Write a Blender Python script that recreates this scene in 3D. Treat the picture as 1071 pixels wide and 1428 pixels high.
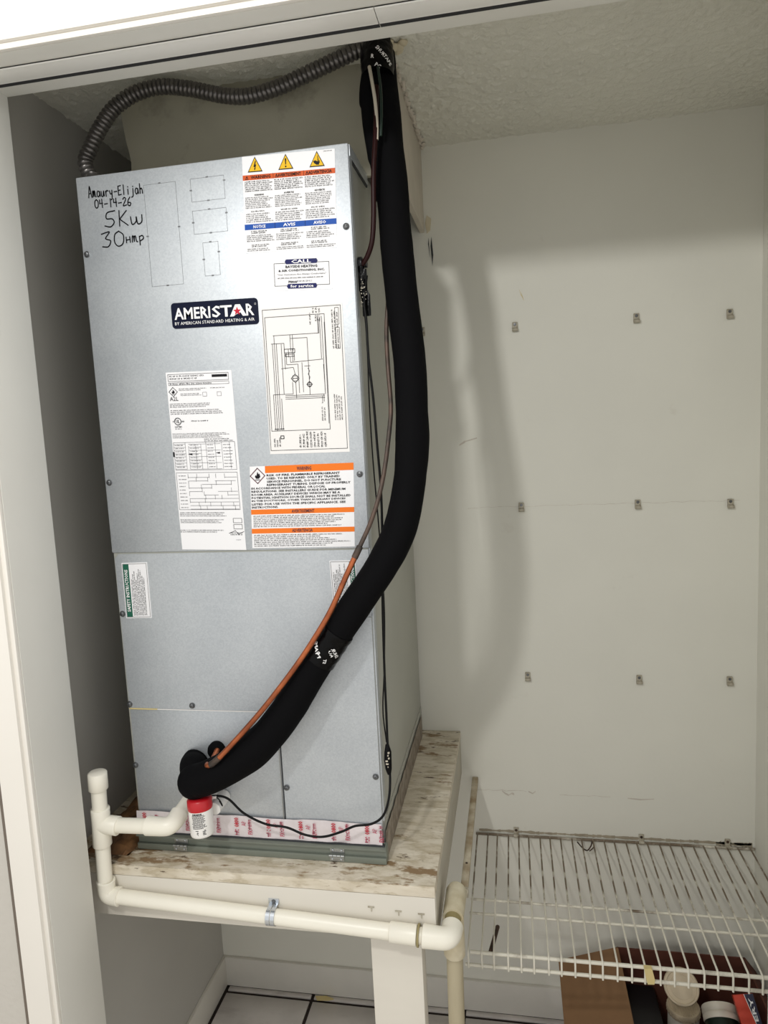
import bpy, bmesh, math, random
from mathutils import Vector, Matrix, noise

for o in list(bpy.data.objects):
    bpy.data.objects.remove(o)
SC = bpy.context.scene
COL = SC.collection
random.seed(7)

# ---------------------------------------------------------------- camera, world, lights, exposure
cd = bpy.data.cameras.new('camera')
cam = bpy.data.objects.new('camera', cd)
COL.objects.link(cam)
cd.sensor_fit = 'HORIZONTAL'
cd.sensor_width = 36.0
cd.lens = 963.99 * 36.0 / 1071.0
cd.clip_start = 0.02
cam.matrix_world = Matrix(((0.982674, 0.028014, 0.183212, 0.7064), (0.178465, 0.123743, -0.976134, -1.1111), (-0.050016, 0.991919, 0.116599, 1.5129), (0, 0, 0, 1)))
SC.camera = cam

w = bpy.data.worlds.new('room_light')
SC.world = w
w.use_nodes = True
w.node_tree.nodes['Background'].inputs[0].default_value = (1.0, 0.985, 0.955, 1)
w.node_tree.nodes['Background'].inputs[1].default_value = 0.58

def point(name, loc, power, radius, color):
    l = bpy.data.lights.new(name, 'POINT')
    l.energy = power
    l.shadow_soft_size = radius
    l.color = color
    o = bpy.data.objects.new(name, l)
    o.location = loc
    COL.objects.link(o)
    return o
point('room_ceiling_lamp', (0.18, -1.38, 2.30), 25.0, 0.05, (1.0, 0.985, 0.95))

SC.view_settings.view_transform = 'Standard'
SC.view_settings.look = 'None'
SC.view_settings.exposure = 0.72
SC.view_settings.gamma = 1.0
SC.view_settings.use_curve_mapping = False

# ---------------------------------------------------------------- materials
def srgb(r, g, b):
    def f(c):
        c /= 255.0
        return c / 12.92 if c <= 0.04045 else ((c + 0.055) / 1.055) ** 2.4
    return (f(r), f(g), f(b), 1.0)

def mat(name, col, rough=0.6, metal=0.0, bump=0.0, bscale=60, var=0.0, vscale=6, col2=None, spec=0.5, coord='Object', stretch=None):
    m = bpy.data.materials.new(name)
    m.use_nodes = True
    nt = m.node_tree
    b = nt.nodes['Principled BSDF']
    b.inputs['Base Color'].default_value = col
    b.inputs['Roughness'].default_value = rough
    b.inputs['Metallic'].default_value = metal
    b.inputs['Specular IOR Level'].default_value = spec
    tc = nt.nodes.new('ShaderNodeTexCoord')
    src = tc.outputs[coord]
    if stretch:
        mp = nt.nodes.new('ShaderNodeMapping')
        mp.inputs['Scale'].default_value = stretch
        nt.links.new(src, mp.inputs[0])
        src = mp.outputs[0]
    if bump:
        n = nt.nodes.new('ShaderNodeTexNoise')
        n.inputs['Scale'].default_value = bscale
        n.inputs['Detail'].default_value = 4
        nt.links.new(src, n.inputs['Vector'])
        bp = nt.nodes.new('ShaderNodeBump')
        bp.inputs['Strength'].default_value = bump
        bp.inputs['Distance'].default_value = 0.002
        nt.links.new(n.outputs['Fac'], bp.inputs['Height'])
        nt.links.new(bp.outputs[0], b.inputs['Normal'])
    if col2 is not None or var:
        n = nt.nodes.new('ShaderNodeTexNoise')
        n.inputs['Scale'].default_value = vscale
        n.inputs['Detail'].default_value = 5
        nt.links.new(src, n.inputs['Vector'])
        rp = nt.nodes.new('ShaderNodeValToRGB')
        c2 = col2 if col2 is not None else tuple(c * (1 - var) for c in col[:3]) + (1,)
        rp.color_ramp.elements[0].position = 0.35
        rp.color_ramp.elements[1].position = 0.65
        rp.color_ramp.elements[0].color = c2
        rp.color_ramp.elements[1].color = col
        nt.links.new(n.outputs['Fac'], rp.inputs[0])
        nt.links.new(rp.outputs[0], b.inputs['Base Color'])
    return m

def dirt_overlay(m, dirt, scale, lo, hi, stretch=(1, 1, 1), mask=None):
    """mix a dirt / bare colour over the base through a thresholded noise; mask = (axis, edge0, edge1) biases it."""
    nt = m.node_tree
    b = nt.nodes['Principled BSDF']
    tc = nt.nodes.new('ShaderNodeTexCoord')
    mp = nt.nodes.new('ShaderNodeMapping')
    mp.inputs['Scale'].default_value = stretch
    nt.links.new(tc.outputs['Object'], mp.inputs[0])
    n = nt.nodes.new('ShaderNodeTexNoise')
    n.inputs['Scale'].default_value = scale
    n.inputs['Detail'].default_value = 8
    n.inputs['Roughness'].default_value = 0.65
    nt.links.new(mp.outputs[0], n.inputs['Vector'])
    val = n.outputs['Fac']
    for ax, e0, e1, amt in (mask or []):
        sp = nt.nodes.new('ShaderNodeSeparateXYZ')
        nt.links.new(tc.outputs['Object'], sp.inputs[0])
        mr = nt.nodes.new('ShaderNodeMapRange')
        mr.interpolation_type = 'SMOOTHSTEP'
        mr.inputs['From Min'].default_value = e0
        mr.inputs['From Max'].default_value = e1
        mr.inputs['To Min'].default_value = 0
        mr.inputs['To Max'].default_value = amt
        nt.links.new(sp.outputs['XYZ'.index(ax)], mr.inputs[0])
        ad = nt.nodes.new('ShaderNodeMath')
        ad.operation = 'ADD'
        nt.links.new(val, ad.inputs[0])
        nt.links.new(mr.outputs[0], ad.inputs[1])
        val = ad.outputs[0]
    mr = nt.nodes.new('ShaderNodeMapRange')
    mr.inputs['From Min'].default_value = lo
    mr.inputs['From Max'].default_value = hi
    nt.links.new(val, mr.inputs[0])
    mx = nt.nodes.new('ShaderNodeMix')
    mx.data_type = 'RGBA'
    nt.links.new(mr.outputs[0], mx.inputs[0])
    lk = [l for l in nt.links if l.to_socket == b.inputs['Base Color']]
    if lk:
        nt.links.new(lk[0].from_socket, mx.inputs[6])
    else:
        mx.inputs[6].default_value = b.inputs['Base Color'].default_value
    mx.inputs[7].default_value = dirt
    nt.links.new(mx.outputs[2], b.inputs['Base Color'])
    return m

M = {}
M['wall'] = mat('wall_paint', srgb(226, 225, 215), 0.6, bump=0.12, bscale=90, var=0.05, vscale=3)
dirt_overlay(M['wall'], srgb(204, 198, 186), 9, 0.66, 0.9)
M['wallshade'] = mat('wall_paint_shaded', srgb(186, 184, 178), 0.6, bump=0.12, bscale=90, var=0.06, vscale=3)  # same paint as the back wall, darkened to carry the shade on this side
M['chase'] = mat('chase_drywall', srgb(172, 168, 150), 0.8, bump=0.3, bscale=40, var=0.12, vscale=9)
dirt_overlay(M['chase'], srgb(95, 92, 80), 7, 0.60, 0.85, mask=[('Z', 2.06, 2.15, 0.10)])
M['chaseside'] = mat('chase_side_drywall', srgb(205, 197, 184), 0.8, bump=0.4, bscale=30, var=0.1, vscale=12)
M['popcorn'] = mat('textured_ceiling_paint', srgb(226, 225, 214), 0.7, bump=1.0, bscale=260, var=0.06, vscale=5)
M['roomwall'] = mat('hall_wall_paint', srgb(198, 194, 186), 0.7, bump=0.5, bscale=80)
M['trim'] = mat('white_trim_paint', srgb(236, 232, 224), 0.4, bump=0.05, bscale=60, var=0.03, vscale=4)
M['jamb'] = mat('jamb_paint', srgb(224, 223, 216), 0.5, bump=0.08, bscale=80, var=0.05, vscale=4)
M['track'] = mat('white_track_enamel', srgb(232, 231, 226), 0.35)
M['darkgap'] = mat('dark_track_slot', srgb(40, 40, 42), 0.8)
M['baseboard'] = mat('baseboard_paint', srgb(222, 219, 211), 0.5, bump=0.1, bscale=60, var=0.08, vscale=8)
M['grout'] = mat('dark_grout', srgb(40, 30, 26), 0.9, bump=0.4, bscale=200)
M['stripbrown'] = mat('grey_brown_strip', srgb(112, 102, 92), 0.7)
M['tile'] = mat('marbled_tile', srgb(220, 215, 211), 0.35, var=0.2, vscale=7)
dirt_overlay(M['tile'], srgb(168, 160, 156), 5, 0.55, 0.8, stretch=(1, 3, 1))
M['hallfloor'] = mat('hall_tile', srgb(214, 207, 196), 0.4, var=0.15, vscale=6)

def galvanized():
    m = mat('galvanized_steel', srgb(190, 193, 196), 0.42, metal=0.55, bump=0.02, bscale=400)
    nt = m.node_tree
    b = nt.nodes['Principled BSDF']
    tc = nt.nodes.new('ShaderNodeTexCoord')
    v = nt.nodes.new('ShaderNodeTexVoronoi')
    v.inputs['Scale'].default_value = 420
    nt.links.new(tc.outputs['Object'], v.inputs['Vector'])
    n = nt.nodes.new('ShaderNodeTexNoise')
    n.inputs['Scale'].default_value = 7
    n.inputs['Detail'].default_value = 6
    nt.links.new(tc.outputs['Object'], n.inputs['Vector'])
    sp = nt.nodes.new('ShaderNodeSeparateColor')
    nt.links.new(v.outputs['Color'], sp.inputs[0])
    ad = nt.nodes.new('ShaderNodeMath'); ad.operation = 'MULTIPLY_ADD'
    nt.links.new(sp.outputs[0], ad.inputs[0]); ad.inputs[1].default_value = 0.35
    nt.links.new(n.outputs['Fac'], ad.inputs[2])
    rp = nt.nodes.new('ShaderNodeValToRGB')
    rp.color_ramp.elements[0].position = 0.3
    rp.color_ramp.elements[1].position = 1.05
    rp.color_ramp.elements[0].color = srgb(178, 184, 190)
    rp.color_ramp.elements[1].color = srgb(201, 206, 210)
    nt.links.new(ad.outputs[0], rp.inputs[0])
    nt.links.new(rp.outputs[0], b.inputs['Base Color'])
    mr = nt.nodes.new('ShaderNodeMapRange')
    mr.inputs['To Min'].default_value = 0.40
    mr.inputs['To Max'].default_value = 0.47
    nt.links.new(n.outputs['Fac'], mr.inputs[0])
    nt.links.new(mr.outputs[0], b.inputs['Roughness'])
    return m
M['galv'] = galvanized()
M['sidegalv'] = mat('side_steel', srgb(176, 177, 169), 0.5, metal=0.15, var=0.06, vscale=8)
M['groove'] = mat('dark_seam', srgb(52, 54, 57), 0.7)
M['knock'] = mat('knockout_cut', srgb(112, 115, 118), 0.6)
M['screw'] = mat('screw_steel', srgb(120, 122, 124), 0.35, metal=0.8, var=0.3, vscale=300)
M['hinge'] = mat('hinge_steel', srgb(170, 172, 170), 0.35, metal=0.8)
M['doorgreen'] = mat('grey_green_enamel', srgb(124, 130, 120), 0.45, metal=0.2, var=0.05, vscale=10)
M['foil'] = mat('white_foil_facing', srgb(226, 218, 220), 0.35, metal=0.15, bump=0.9, bscale=45, var=0.08, vscale=25)
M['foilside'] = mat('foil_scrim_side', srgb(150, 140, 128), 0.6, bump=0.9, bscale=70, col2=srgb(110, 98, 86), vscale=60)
M['paper'] = mat('label_paper', srgb(240, 240, 242), 0.5, spec=0.25)
M['paper2'] = mat('diagram_paper', srgb(238, 236, 234), 0.5, spec=0.25)
M['ink'] = mat('black_ink', srgb(28, 28, 32), 0.5, spec=0.12)
M['inkgrey'] = mat('grey_ink', srgb(70, 70, 76), 0.5, spec=0.12)
M['marker'] = mat('marker_ink', srgb(14, 14, 18), 0.35, spec=0.12)
M['yellow'] = mat('sign_yellow', srgb(236, 190, 40), 0.45, spec=0.12)
M['orangeA'] = mat('band_orange_red', srgb(208, 92, 44), 0.45, spec=0.12)
M['orangeB'] = mat('band_orange', srgb(238, 124, 46), 0.45, spec=0.12)
M['blue'] = mat('band_blue', srgb(36, 84, 170), 0.45, spec=0.12)
M['navy'] = mat('badge_navy', srgb(14, 20, 44), 0.35, spec=0.12)
M['navy2'] = mat('service_navy', srgb(30, 34, 90), 0.4, spec=0.12)
M['white'] = mat('print_white', srgb(244, 244, 244), 0.4)
M['red'] = mat('print_red', srgb(196, 40, 60), 0.5, spec=0.12)
M['pinkred'] = mat('foil_print_red', srgb(190, 70, 98), 0.5)
M['maroon'] = mat('diamond_maroon', srgb(96, 48, 56), 0.5)
M['green'] = mat('label_green', srgb(24, 94, 74), 0.45)
M['foam'] = mat('black_foam', srgb(10, 10, 12), 0.8, bump=0.25, bscale=120, spec=0.08)
M['tape'] = mat('black_shiny_tape', srgb(4, 4, 5), 0.28, bump=1.0, bscale=70, spec=0.14)
M['cable'] = mat('black_cable', srgb(8, 8, 9), 0.45, spec=0.2)
M['redcable'] = mat('dark_red_cable', srgb(36, 10, 10), 0.4, spec=0.2)
M['whitewire'] = mat('off_white_wire', srgb(196, 188, 172), 0.5)
M['copper'] = mat('copper', srgb(196, 112, 70), 0.35, metal=0.75, col2=srgb(150, 84, 56), vscale=30)
M['dullcopper'] = mat('tarnished_copper', srgb(96, 78, 68), 0.5, metal=0.4, col2=srgb(56, 52, 48), vscale=40)
M['conduit'] = mat('grey_conduit_steel', srgb(112, 109, 107), 0.32, metal=0.8, var=0.2, vscale=60)
M['pvc'] = mat('white_pvc', srgb(240, 236, 222), 0.35, var=0.03, vscale=20)
M['oldpvc'] = mat('yellowed_pvc', srgb(222, 214, 190), 0.45, col2=srgb(196, 184, 154), vscale=30)
M['pipebeige'] = mat('beige_stained_pipe', srgb(178, 168, 142), 0.55, col2=srgb(150, 138, 112), vscale=14, stretch=(1, 1, 0.2))
M['joint'] = mat('pipe_joint_glue', srgb(150, 138, 96), 0.7)  # yellowed glue showing at the pipe joints
M['strap'] = mat('zinc_strap', srgb(205, 211, 218), 0.25, metal=0.85)
M['switchwhite'] = mat('switch_white_plastic', srgb(238, 236, 232), 0.3)
M['switchred'] = mat('switch_red_plastic', srgb(186, 24, 34), 0.35)
def wood():
    m = mat('worn_painted_wood', srgb(222, 214, 198), 0.6, bump=0.5, bscale=30, col2=srgb(204, 194, 174), vscale=14, stretch=(1, 3, 3))
    dirt_overlay(m, srgb(184, 172, 148), 22, 0.52, 0.66, stretch=(1, 3, 3), mask=[('Z', 0.757, 0.7595, 0.05), ('X', 0.35, 0.0, 0.06)])
    dirt_overlay(m, srgb(140, 116, 86), 13, 0.625, 0.69, stretch=(1, 2.4, 3), mask=[('Z', 0.757, 0.7595, 0.05), ('Y', -0.055, -0.02, 0.03), ('Y', 0.02, 0.08, -0.06), ('X', 0.30, -0.02, 0.05), ('Y', 0.36, 0.5, 0.06)])
    dirt_overlay(m, srgb(84, 64, 44), 17, 0.68, 0.73, stretch=(1, 3, 3), mask=[('Z', 0.757, 0.7595, 0.05), ('X', 0.12, -0.04, 0.08), ('Y', 0.30, 0.5, 0.03)])
    return m
M['woodtop'] = wood()
M['woodface'] = mat('cream_painted_board', srgb(222, 217, 206), 0.5, bump=0.25, bscale=30, var=0.06, vscale=12, stretch=(0.3, 1, 1))
dirt_overlay(M['woodface'], srgb(150, 138, 118), 14, 0.72, 0.85)
M['woodside'] = mat('grimy_painted_board', srgb(190, 184, 170), 0.6, bump=0.3, bscale=30, var=0.12, vscale=12)
M['rawwood'] = mat('torn_brown_wood', srgb(140, 100, 62), 0.8, bump=1.0, bscale=50, col2=srgb(84, 58, 36), vscale=30)
M['batten'] = mat('dirty_batten', srgb(206, 198, 178), 0.7, bump=0.4, bscale=60, col2=srgb(150, 132, 104), vscale=22)
M['wire'] = mat('white_vinyl_wire', srgb(224, 220, 206), 0.45)
dirt_overlay(M['wire'], srgb(112, 98, 80), 16, 0.55, 0.75, mask=[('Y', 0.20, 0.42, 0.26)])
M['clip'] = mat('dingy_clip_plastic', srgb(186, 180, 164), 0.5, col2=srgb(150, 142, 124), vscale=120)
M['card'] = mat('brown_cardboard', srgb(138, 104, 72), 0.85, bump=0.15, bscale=120, var=0.08, vscale=10)
M['cardin'] = mat('dark_red_brown_cardboard', srgb(96, 52, 38), 0.85, var=0.2, vscale=12)
M['jarwhite'] = mat('jar_white_plastic', srgb(224, 218, 204), 0.4)
M['lidcream'] = mat('cream_lid_plastic', srgb(216, 200, 172), 0.5, bump=0.3, bscale=80, var=0.08, vscale=50)
M['darkplastic'] = mat('black_plastic', srgb(22, 22, 26), 0.4)
M['darkgreen'] = mat('dark_green_label', srgb(16, 38, 30), 0.4)
M['redbox'] = mat('orange_red_card', srgb(206, 60, 32), 0.45)
M['boxnavy'] = mat('dark_blue_print', srgb(26, 28, 60), 0.45)
M['sponge'] = mat('yellowed_plastic', srgb(214, 196, 138), 0.6)
M['rust'] = mat('rusty_steel', srgb(92, 72, 58), 0.7, metal=0.4, col2=srgb(50, 38, 32), vscale=60)
M['stain'] = mat('brown_grime', srgb(120, 104, 84), 0.9, var=0.3, vscale=40)
M['caulk'] = mat('cream_caulk', srgb(206, 196, 170), 0.7, bump=0.8, bscale=80)
M['glass'] = mat('white_globe', srgb(245, 245, 240), 0.3)

# ---------------------------------------------------------------- mesh helpers
class MB:
    def __init__(self):
        self.v = []; self.f = []; self.m = []; self.s = []; self.mats = []
    def mi(self, m):
        if m not in self.mats:
            self.mats.append(m)
        return self.mats.index(m)
    def add(self, vs, fs, m, smooth=False):
        b = len(self.v); k = self.mi(m)
        self.v.extend([tuple(x) for x in vs])
        for f in fs:
            self.f.append(tuple(b + i for i in f)); self.m.append(k); self.s.append(smooth)
    def box(self, a, b, m, bev=0.0, seg=2):
        bm = bmesh.new()
        bmesh.ops.create_cube(bm, size=1)
        for v in bm.verts:
            v.co = Vector([(a[i] + b[i]) / 2 + v.co[i] * abs(b[i] - a[i]) for i in range(3)])
        if bev:
            bmesh.ops.bevel(bm, geom=list(bm.edges), offset=bev, segments=seg, affect='EDGES', profile=0.6)
        self.bm(bm, m, bool(bev))
    def bm(self, bm, m, smooth=False, mtx=None):
        bm.verts.index_update()
        vs = [(mtx @ v.co if mtx else v.co.copy()) for v in bm.verts]
        self.add(vs, [[v.index for v in f.verts] for f in bm.faces], m, smooth)
        bm.free()
    def prism(self, pts, axis, a, b, m):
        """extrude polygon of 2-D points along axis from a to b"""
        def P(p, t):
            r = [0, 0, 0]; o = [i for i in range(3) if i != axis]
            r[o[0]] = p[0]; r[o[1]] = p[1]; r[axis] = t
            return r
        n = len(pts)
        vs = [P(p, a) for p in pts] + [P(p, b) for p in pts]
        fs = [list(range(n)), list(range(2 * n - 1, n - 1, -1))] + [[i, i + n, (i + 1) % n + n, (i + 1) % n] for i in range(n)]
        self.add(vs, fs, m)
    def tube(self, pts, r, m, seg=12, cap=True, squash=None):
        pts = [Vector(p) for p in pts]
        n = len(pts)
        rr = r if isinstance(r, (list, tuple)) else [r] * n
        t0 = (pts[1] - pts[0]).normalized()
        up = Vector((0, 0, 1)) if abs(t0.z) < 0.9 else Vector((0, 1, 0))
        nx = (up - t0 * up.dot(t0)).normalized()
        vs = []
        for i in range(n):
            t = (pts[min(i + 1, n - 1)] - pts[max(i - 1, 0)])
            t = t.normalized() if t.length > 1e-9 else t0
            nx = (nx - t * nx.dot(t)).normalized()
            ny = t.cross(nx)
            for k in range(seg):
                a = 2 * math.pi * k / seg
                vs.append(pts[i] + (nx * math.cos(a) + ny * math.sin(a)) * rr[i])
        fs = []
        for i in range(n - 1):
            for k in range(seg):
                fs.append([i * seg + k, i * seg + (k + 1) % seg, (i + 1) * seg + (k + 1) % seg, (i + 1) * seg + k])
        self.add(vs, fs, m, True)
        if cap:
            self.add(vs[:seg], [list(range(seg - 1, -1, -1))], m)
            self.add(vs[-seg:], [list(range(seg))], m)
    def lathe(self, prof, base, axis, m, seg=24):
        """prof: list of (radius, height) along axis vector from base"""
        ax = Vector(axis).normalized(); base = Vector(base)
        pts = [base + ax * h for r, h in prof]
        up = Vector((0, 0, 1)) if abs(ax.z) < 0.9 else Vector((1, 0, 0))
        nx = (up - ax * up.dot(ax)).normalized(); ny = ax.cross(nx)
        vs = []
        for (r, h), c in zip(prof, pts):
            for k in range(seg):
                a = 2 * math.pi * k / seg
                vs.append(c + (nx * math.cos(a) + ny * math.sin(a)) * max(r, 1e-5))
        fs = [[i * seg + k, i * seg + (k + 1) % seg, (i + 1) * seg + (k + 1) % seg, (i + 1) * seg + k] for i in range(len(prof) - 1) for k in range(seg)]
        # flat rings where the profile turns sharply: duplicate by smooth flag off for steep changes
        self.add(vs, fs, m, True)
    def build(self, name, parent=None):
        me = bpy.data.meshes.new(name)
        me.from_pydata(self.v, [], self.f)
        for x in self.mats:
            me.materials.append(M[x])
        me.polygons.foreach_set('material_index', self.m)
        me.polygons.foreach_set('use_smooth', self.s)
        me.update()
        bm = bmesh.new(); bm.from_mesh(me)
        bmesh.ops.recalc_face_normals(bm, faces=bm.faces)
        bm.to_mesh(me); bm.free()
        if any(self.s):
            try:
                me.set_sharp_from_angle(angle=math.radians(50))
            except Exception:
                pass
        o = bpy.data.objects.new(name, me)
        COL.objects.link(o)
        if parent is not None:
            o.parent = parent
            o.matrix_parent_inverse = Matrix.Translation(-world_loc(parent))
        return o

def world_loc(o):
    # roots are unrotated empties, meshes sit at the origin of world coordinates
    return o.location.copy() if o.type == 'EMPTY' else Vector((0, 0, 0))

def catmull(pts, n=10):
    pts = [Vector(p) for p in pts]
    P = [pts[0] * 2 - pts[1]] + pts + [pts[-1] * 2 - pts[-2]]
    out = []
    for i in range(1, len(P) - 2):
        for k in range(n):
            t = k / n
            a, b, c, d = P[i - 1], P[i], P[i + 1], P[i + 2]
            out.append(0.5 * ((2 * b) + (c - a) * t + (2 * a - 5 * b + 4 * c - d) * t * t + (3 * b - a - 3 * c + d) * t ** 3))
    out.append(pts[-1])
    return out

def resample(pts, step):
    out = [pts[0]]; acc = 0
    for a, b in zip(pts[:-1], pts[1:]):
        L = (b - a).length
        d = step - acc
        while d <= L:
            out.append(a + (b - a) * (d / L)); d += step
        acc = (acc + L) % step if L + acc >= step else acc + L
    return out

def struct(o):
    o['kind'] = 'structure'
    return o
def sbox(name, a, b, m, bev=0.0):
    mb = MB(); mb.box(a, b, m, bev)
    return struct(mb.build(name))
def thing(name, loc, label, cat, group=None):
    e = bpy.data.objects.new(name, None)
    e.empty_display_size = 0.03
    e.location = loc
    COL.objects.link(e)
    e['label'] = label; e['category'] = cat
    if group: e['group'] = group
    return e
def tag(o, label, cat, group=None):
    o['label'] = label; o['category'] = cat
    if group: o['group'] = group
    return o
def part(name, mb, parent, label=None):
    o = mb.build(name, parent)
    if label: o['label'] = label
    return o

# ---------------------------------------------------------------- the setting
WB, WL, WR, ZC = 0.5404, -0.1221, 1.2455, 2.148
sbox('wall_back', (WL - 0.1, WB, -0.05), (WR + 0.1, WB + 0.08, ZC + 0.05), 'wall')
sbox('wall_left', (WL - 0.08, -0.108, -0.05), (WL, WB, ZC + 0.05), 'wallshade')
sbox('wall_right', (WR, -0.108, -0.05), (WR + 0.08, WB, ZC + 0.05), 'wall')
# textured ceiling of the closet with real relief
nx_, ny_ = 420, 200
vs = []; fs = []
for j in range(ny_ + 1):
    for i in range(nx_ + 1):
        x = WL - 0.02 + (WR - WL + 0.04) * i / nx_; y = -0.13 + (WB + 0.14 + 0.01) * j / ny_
        n1 = noise.noise(Vector((x * 60, y * 60, 3.1))); n2 = noise.noise(Vector((x * 130, y * 130, 8.4)))
        vs.append((x, y, ZC - 0.0034 * max(0, n1 + 0.10) - 0.0042 * max(0, n2 + 0.05)))
for j in range(ny_):
    for i in range(nx_):
        a = j * (nx_ + 1) + i
        fs.append((a, a + 1, a + nx_ + 2, a + nx_ + 1))
mb = MB(); mb.add(vs, fs, 'popcorn', True)
mb.box((WL - 0.08, -0.13, ZC + 0.004), (WR + 0.08, WB + 0.08, ZC + 0.06), 'popcorn')
ceil = struct(mb.build('ceiling'))
# front wall of the closet (between closet and hall) around the opening
mb = MB()
mb.box((-1.3, -0.2148, -0.05), (-0.052, -0.108, 2.6), 'roomwall')
struct(mb.build('wall_front_left'))
mb = MB()
mb.box((1.074, -0.2148, -0.05), (2.3, -0.108, 2.6), 'roomwall')
struct(mb.build('wall_front_right'))
mb = MB()
mb.box((-0.052, -0.2148, 2.064), (1.074, -0.108, 2.6), 'roomwall')
struct(mb.build('wall_front_top'))
# jambs
sbox('trim_1', (-0.052, -0.2148, 0), (-0.032, -0.108, 2.064), 'jamb', 0.0008)
sbox('trim_2', (1.054, -0.2148, 0), (1.074, -0.108, 2.064), 'jamb', 0.0008)
sbox('trim_3', (-0.032, -0.2148, 2.045), (1.054, -0.108, 2.0638), 'jamb', 0.0008)
# casings with a small rounded inner bead
def casing(name, a, b, bead):
    mb = MB(); mb.box(a, b, 'trim', 0.002)
    mb.box(bead[0], bead[1], 'trim', 0.0018)
    return struct(mb.build(name))
casing('trim_4', (-0.083, -0.228, 0), (-0.040, -0.2148, 2.102), ((-0.041, -0.222, 0), (-0.0325, -0.2146, 2.046)))
sbox('casing_side_strip', (-0.0975, -0.2165, 0), (-0.0832, -0.2147, 2.10), 'stripbrown')  # flat grey-brown strip on the hall wall beside the left casing
casing('trim_5', (1.062, -0.228, 0), (1.105, -0.2148, 2.102), ((1.0545, -0.222, 0), (1.063, -0.2146, 2.046)))
casing('trim_6', (-0.0395, -0.2281, 2.053), (1.0615, -0.2149, 2.102), ((-0.032, -0.222, 2.045), (1.054, -0.2146, 2.054)))
# bifold door track under the header, in two lengths
def track(name, x0, x1):
    mb = MB()
    y0, y1, z0, z1 = -0.184, -0.150, 2.0412, 2.0449
    mb.box((x0, y0, z1 - 0.002), (x1, y1, z1), 'track', 0.0003)
    mb.box((x0, y0, z0), (x1, y0 + 0.0015, z1), 'track', 0.0003)
    mb.box((x0, y1 - 0.0015, z0), (x1, y1, z1), 'track', 0.0003)
    mb.box((x0, y0 + 0.0015, z0), (x1, y1 - 0.0015, z0 + 0.0012), 'track', 0.0002)
    mb.box((x0, y1 + 0.0001, z1 - 0.0006), (x1, y1 + 0.0135, z1 + 0.0002), 'darkgap')
    return struct(mb.build(name))
track('trim_7', -0.032, 0.5515)
track('trim_8', 0.5525, 1.054)
# floor with tiles
mb = MB(); mb.box((WL - 0.1, -0.13, -0.06), (WR + 0.1, WB + 0.08, -0.004), 'grout')
fl = struct(mb.build('floor'))
G = 0.0045
xs = [WL + 0.012, 0.136, 0.546, 0.956, WR - 0.002]
ys = [-0.12, 0.101, 0.511, WB - 0.005]
for i in range(4):
    for j in range(3):
        t = MB(); t.box((xs[i] + G, ys[j] + G, -0.006), (xs[i + 1] - G, ys[j + 1] - G, 0.0), 'tile', 0.0012, 1)
        part('tile', t, fl)
mb = MB(); mb.box((-2.2, -2.6, -0.06), (2.9, -0.13, -0.002), 'hallfloor')
struct(mb.build('floor_hall'))
# baseboards
BBH = 0.0846
sbox('baseboard_back', (WL + 0.008, WB - 0.010, 0.0), (WR, WB, BBH), 'baseboard', 0.0015)
sbox('baseboard_left', (WL, -0.108, 0.0), (WL + 0.009, WB, BBH), 'baseboard', 0.0015)
sbox('baseboard_right', (WR - 0.009, -0.108, 0.0), (WR, WB - 0.010, BBH), 'baseboard', 0.0015)
# drywall chase over the air handler, from its top to the ceiling
HT = 1.9603
mb = MB()
outl = [(0.024, HT + 0.001), (0.023, 1.985), (0.020, 2.01), (0.022, 2.035), (0.019, 2.055), (0.015, 2.075), (0.012, 2.10), (0.010, 2.12), (0.006, 2.149), (0.524, 2.149), (0.524, HT + 0.001)]
mb.prism(outl, 1, 0.15, 0.1602, 'chase')
mb.box((0.5138, 0.1603, HT + 0.001), (0.5239, WB, 2.149), 'chaseside')
mb.box((0.024, 0.1603, HT + 0.001), (0.034, WB, 2.147), 'chase')
# lumpy compound along the side edge at the ceiling
for k in range(26):
    t = k / 25
    y = 0.165 + 0.365 * t
    mb.lathe([(0.0001, -0.004), (0.004 + random.random() * 0.004, -0.001), (0.003, 0.003), (0.0001, 0.005)], (0.526 + random.random() * 0.006, y, 2.140 + random.random() * 0.004), (0.3, 0, -1), 'chaseside', 8)
struct(mb.build('wall_chase'))
mb = MB()
for (x, y, z, r) in [(0.533, 0.10, 2.139, 0.010), (0.543, 0.105, 2.141, 0.009), (0.551, 0.098, 2.143, 0.008), (0.540, 0.118, 2.142, 0.009), (0.530, 0.09, 2.142, 0.007)]:
    bm = bmesh.new(); bmesh.ops.create_icosphere(bm, subdivisions=2, radius=r)
    for v in bm.verts:
        v.co *= 1 + 0.35 * noise.noise(v.co * 90 + Vector((x * 50, 0, 0)))
        v.co.z *= 0.6
    mb.bm(bm, 'caulk', True, Matrix.Translation((x, y, z)))
tag(mb.build('dried_foam_lump'), 'cream lump of dried foam on the ceiling right of the black line', 'foam')
# torn paper and cracks in the back corner beside the chase
mb = MB()
def patch(pts, y0, y1, m):
    mb.prism(pts, 1, y0, y1, m)
patch([(0.531, 1.998), (0.541, 1.99), (0.538, 1.965), (0.530, 1.958), (0.527, 1.98)], WB - 0.0035, WB + 0.001, 'caulk')
patch([(0.537, 1.93), (0.540, 1.95), (0.5425, 1.91), (0.5395, 1.885)], WB - 0.0012, WB + 0.001, 'groove')
patch([(0.5315, 1.935), (0.533, 1.948), (0.5350, 1.905)], WB - 0.0012, WB + 0.001, 'groove')
o = part('torn_paper', mb, None); struct(o); o.name = 'trim_9'

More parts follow.
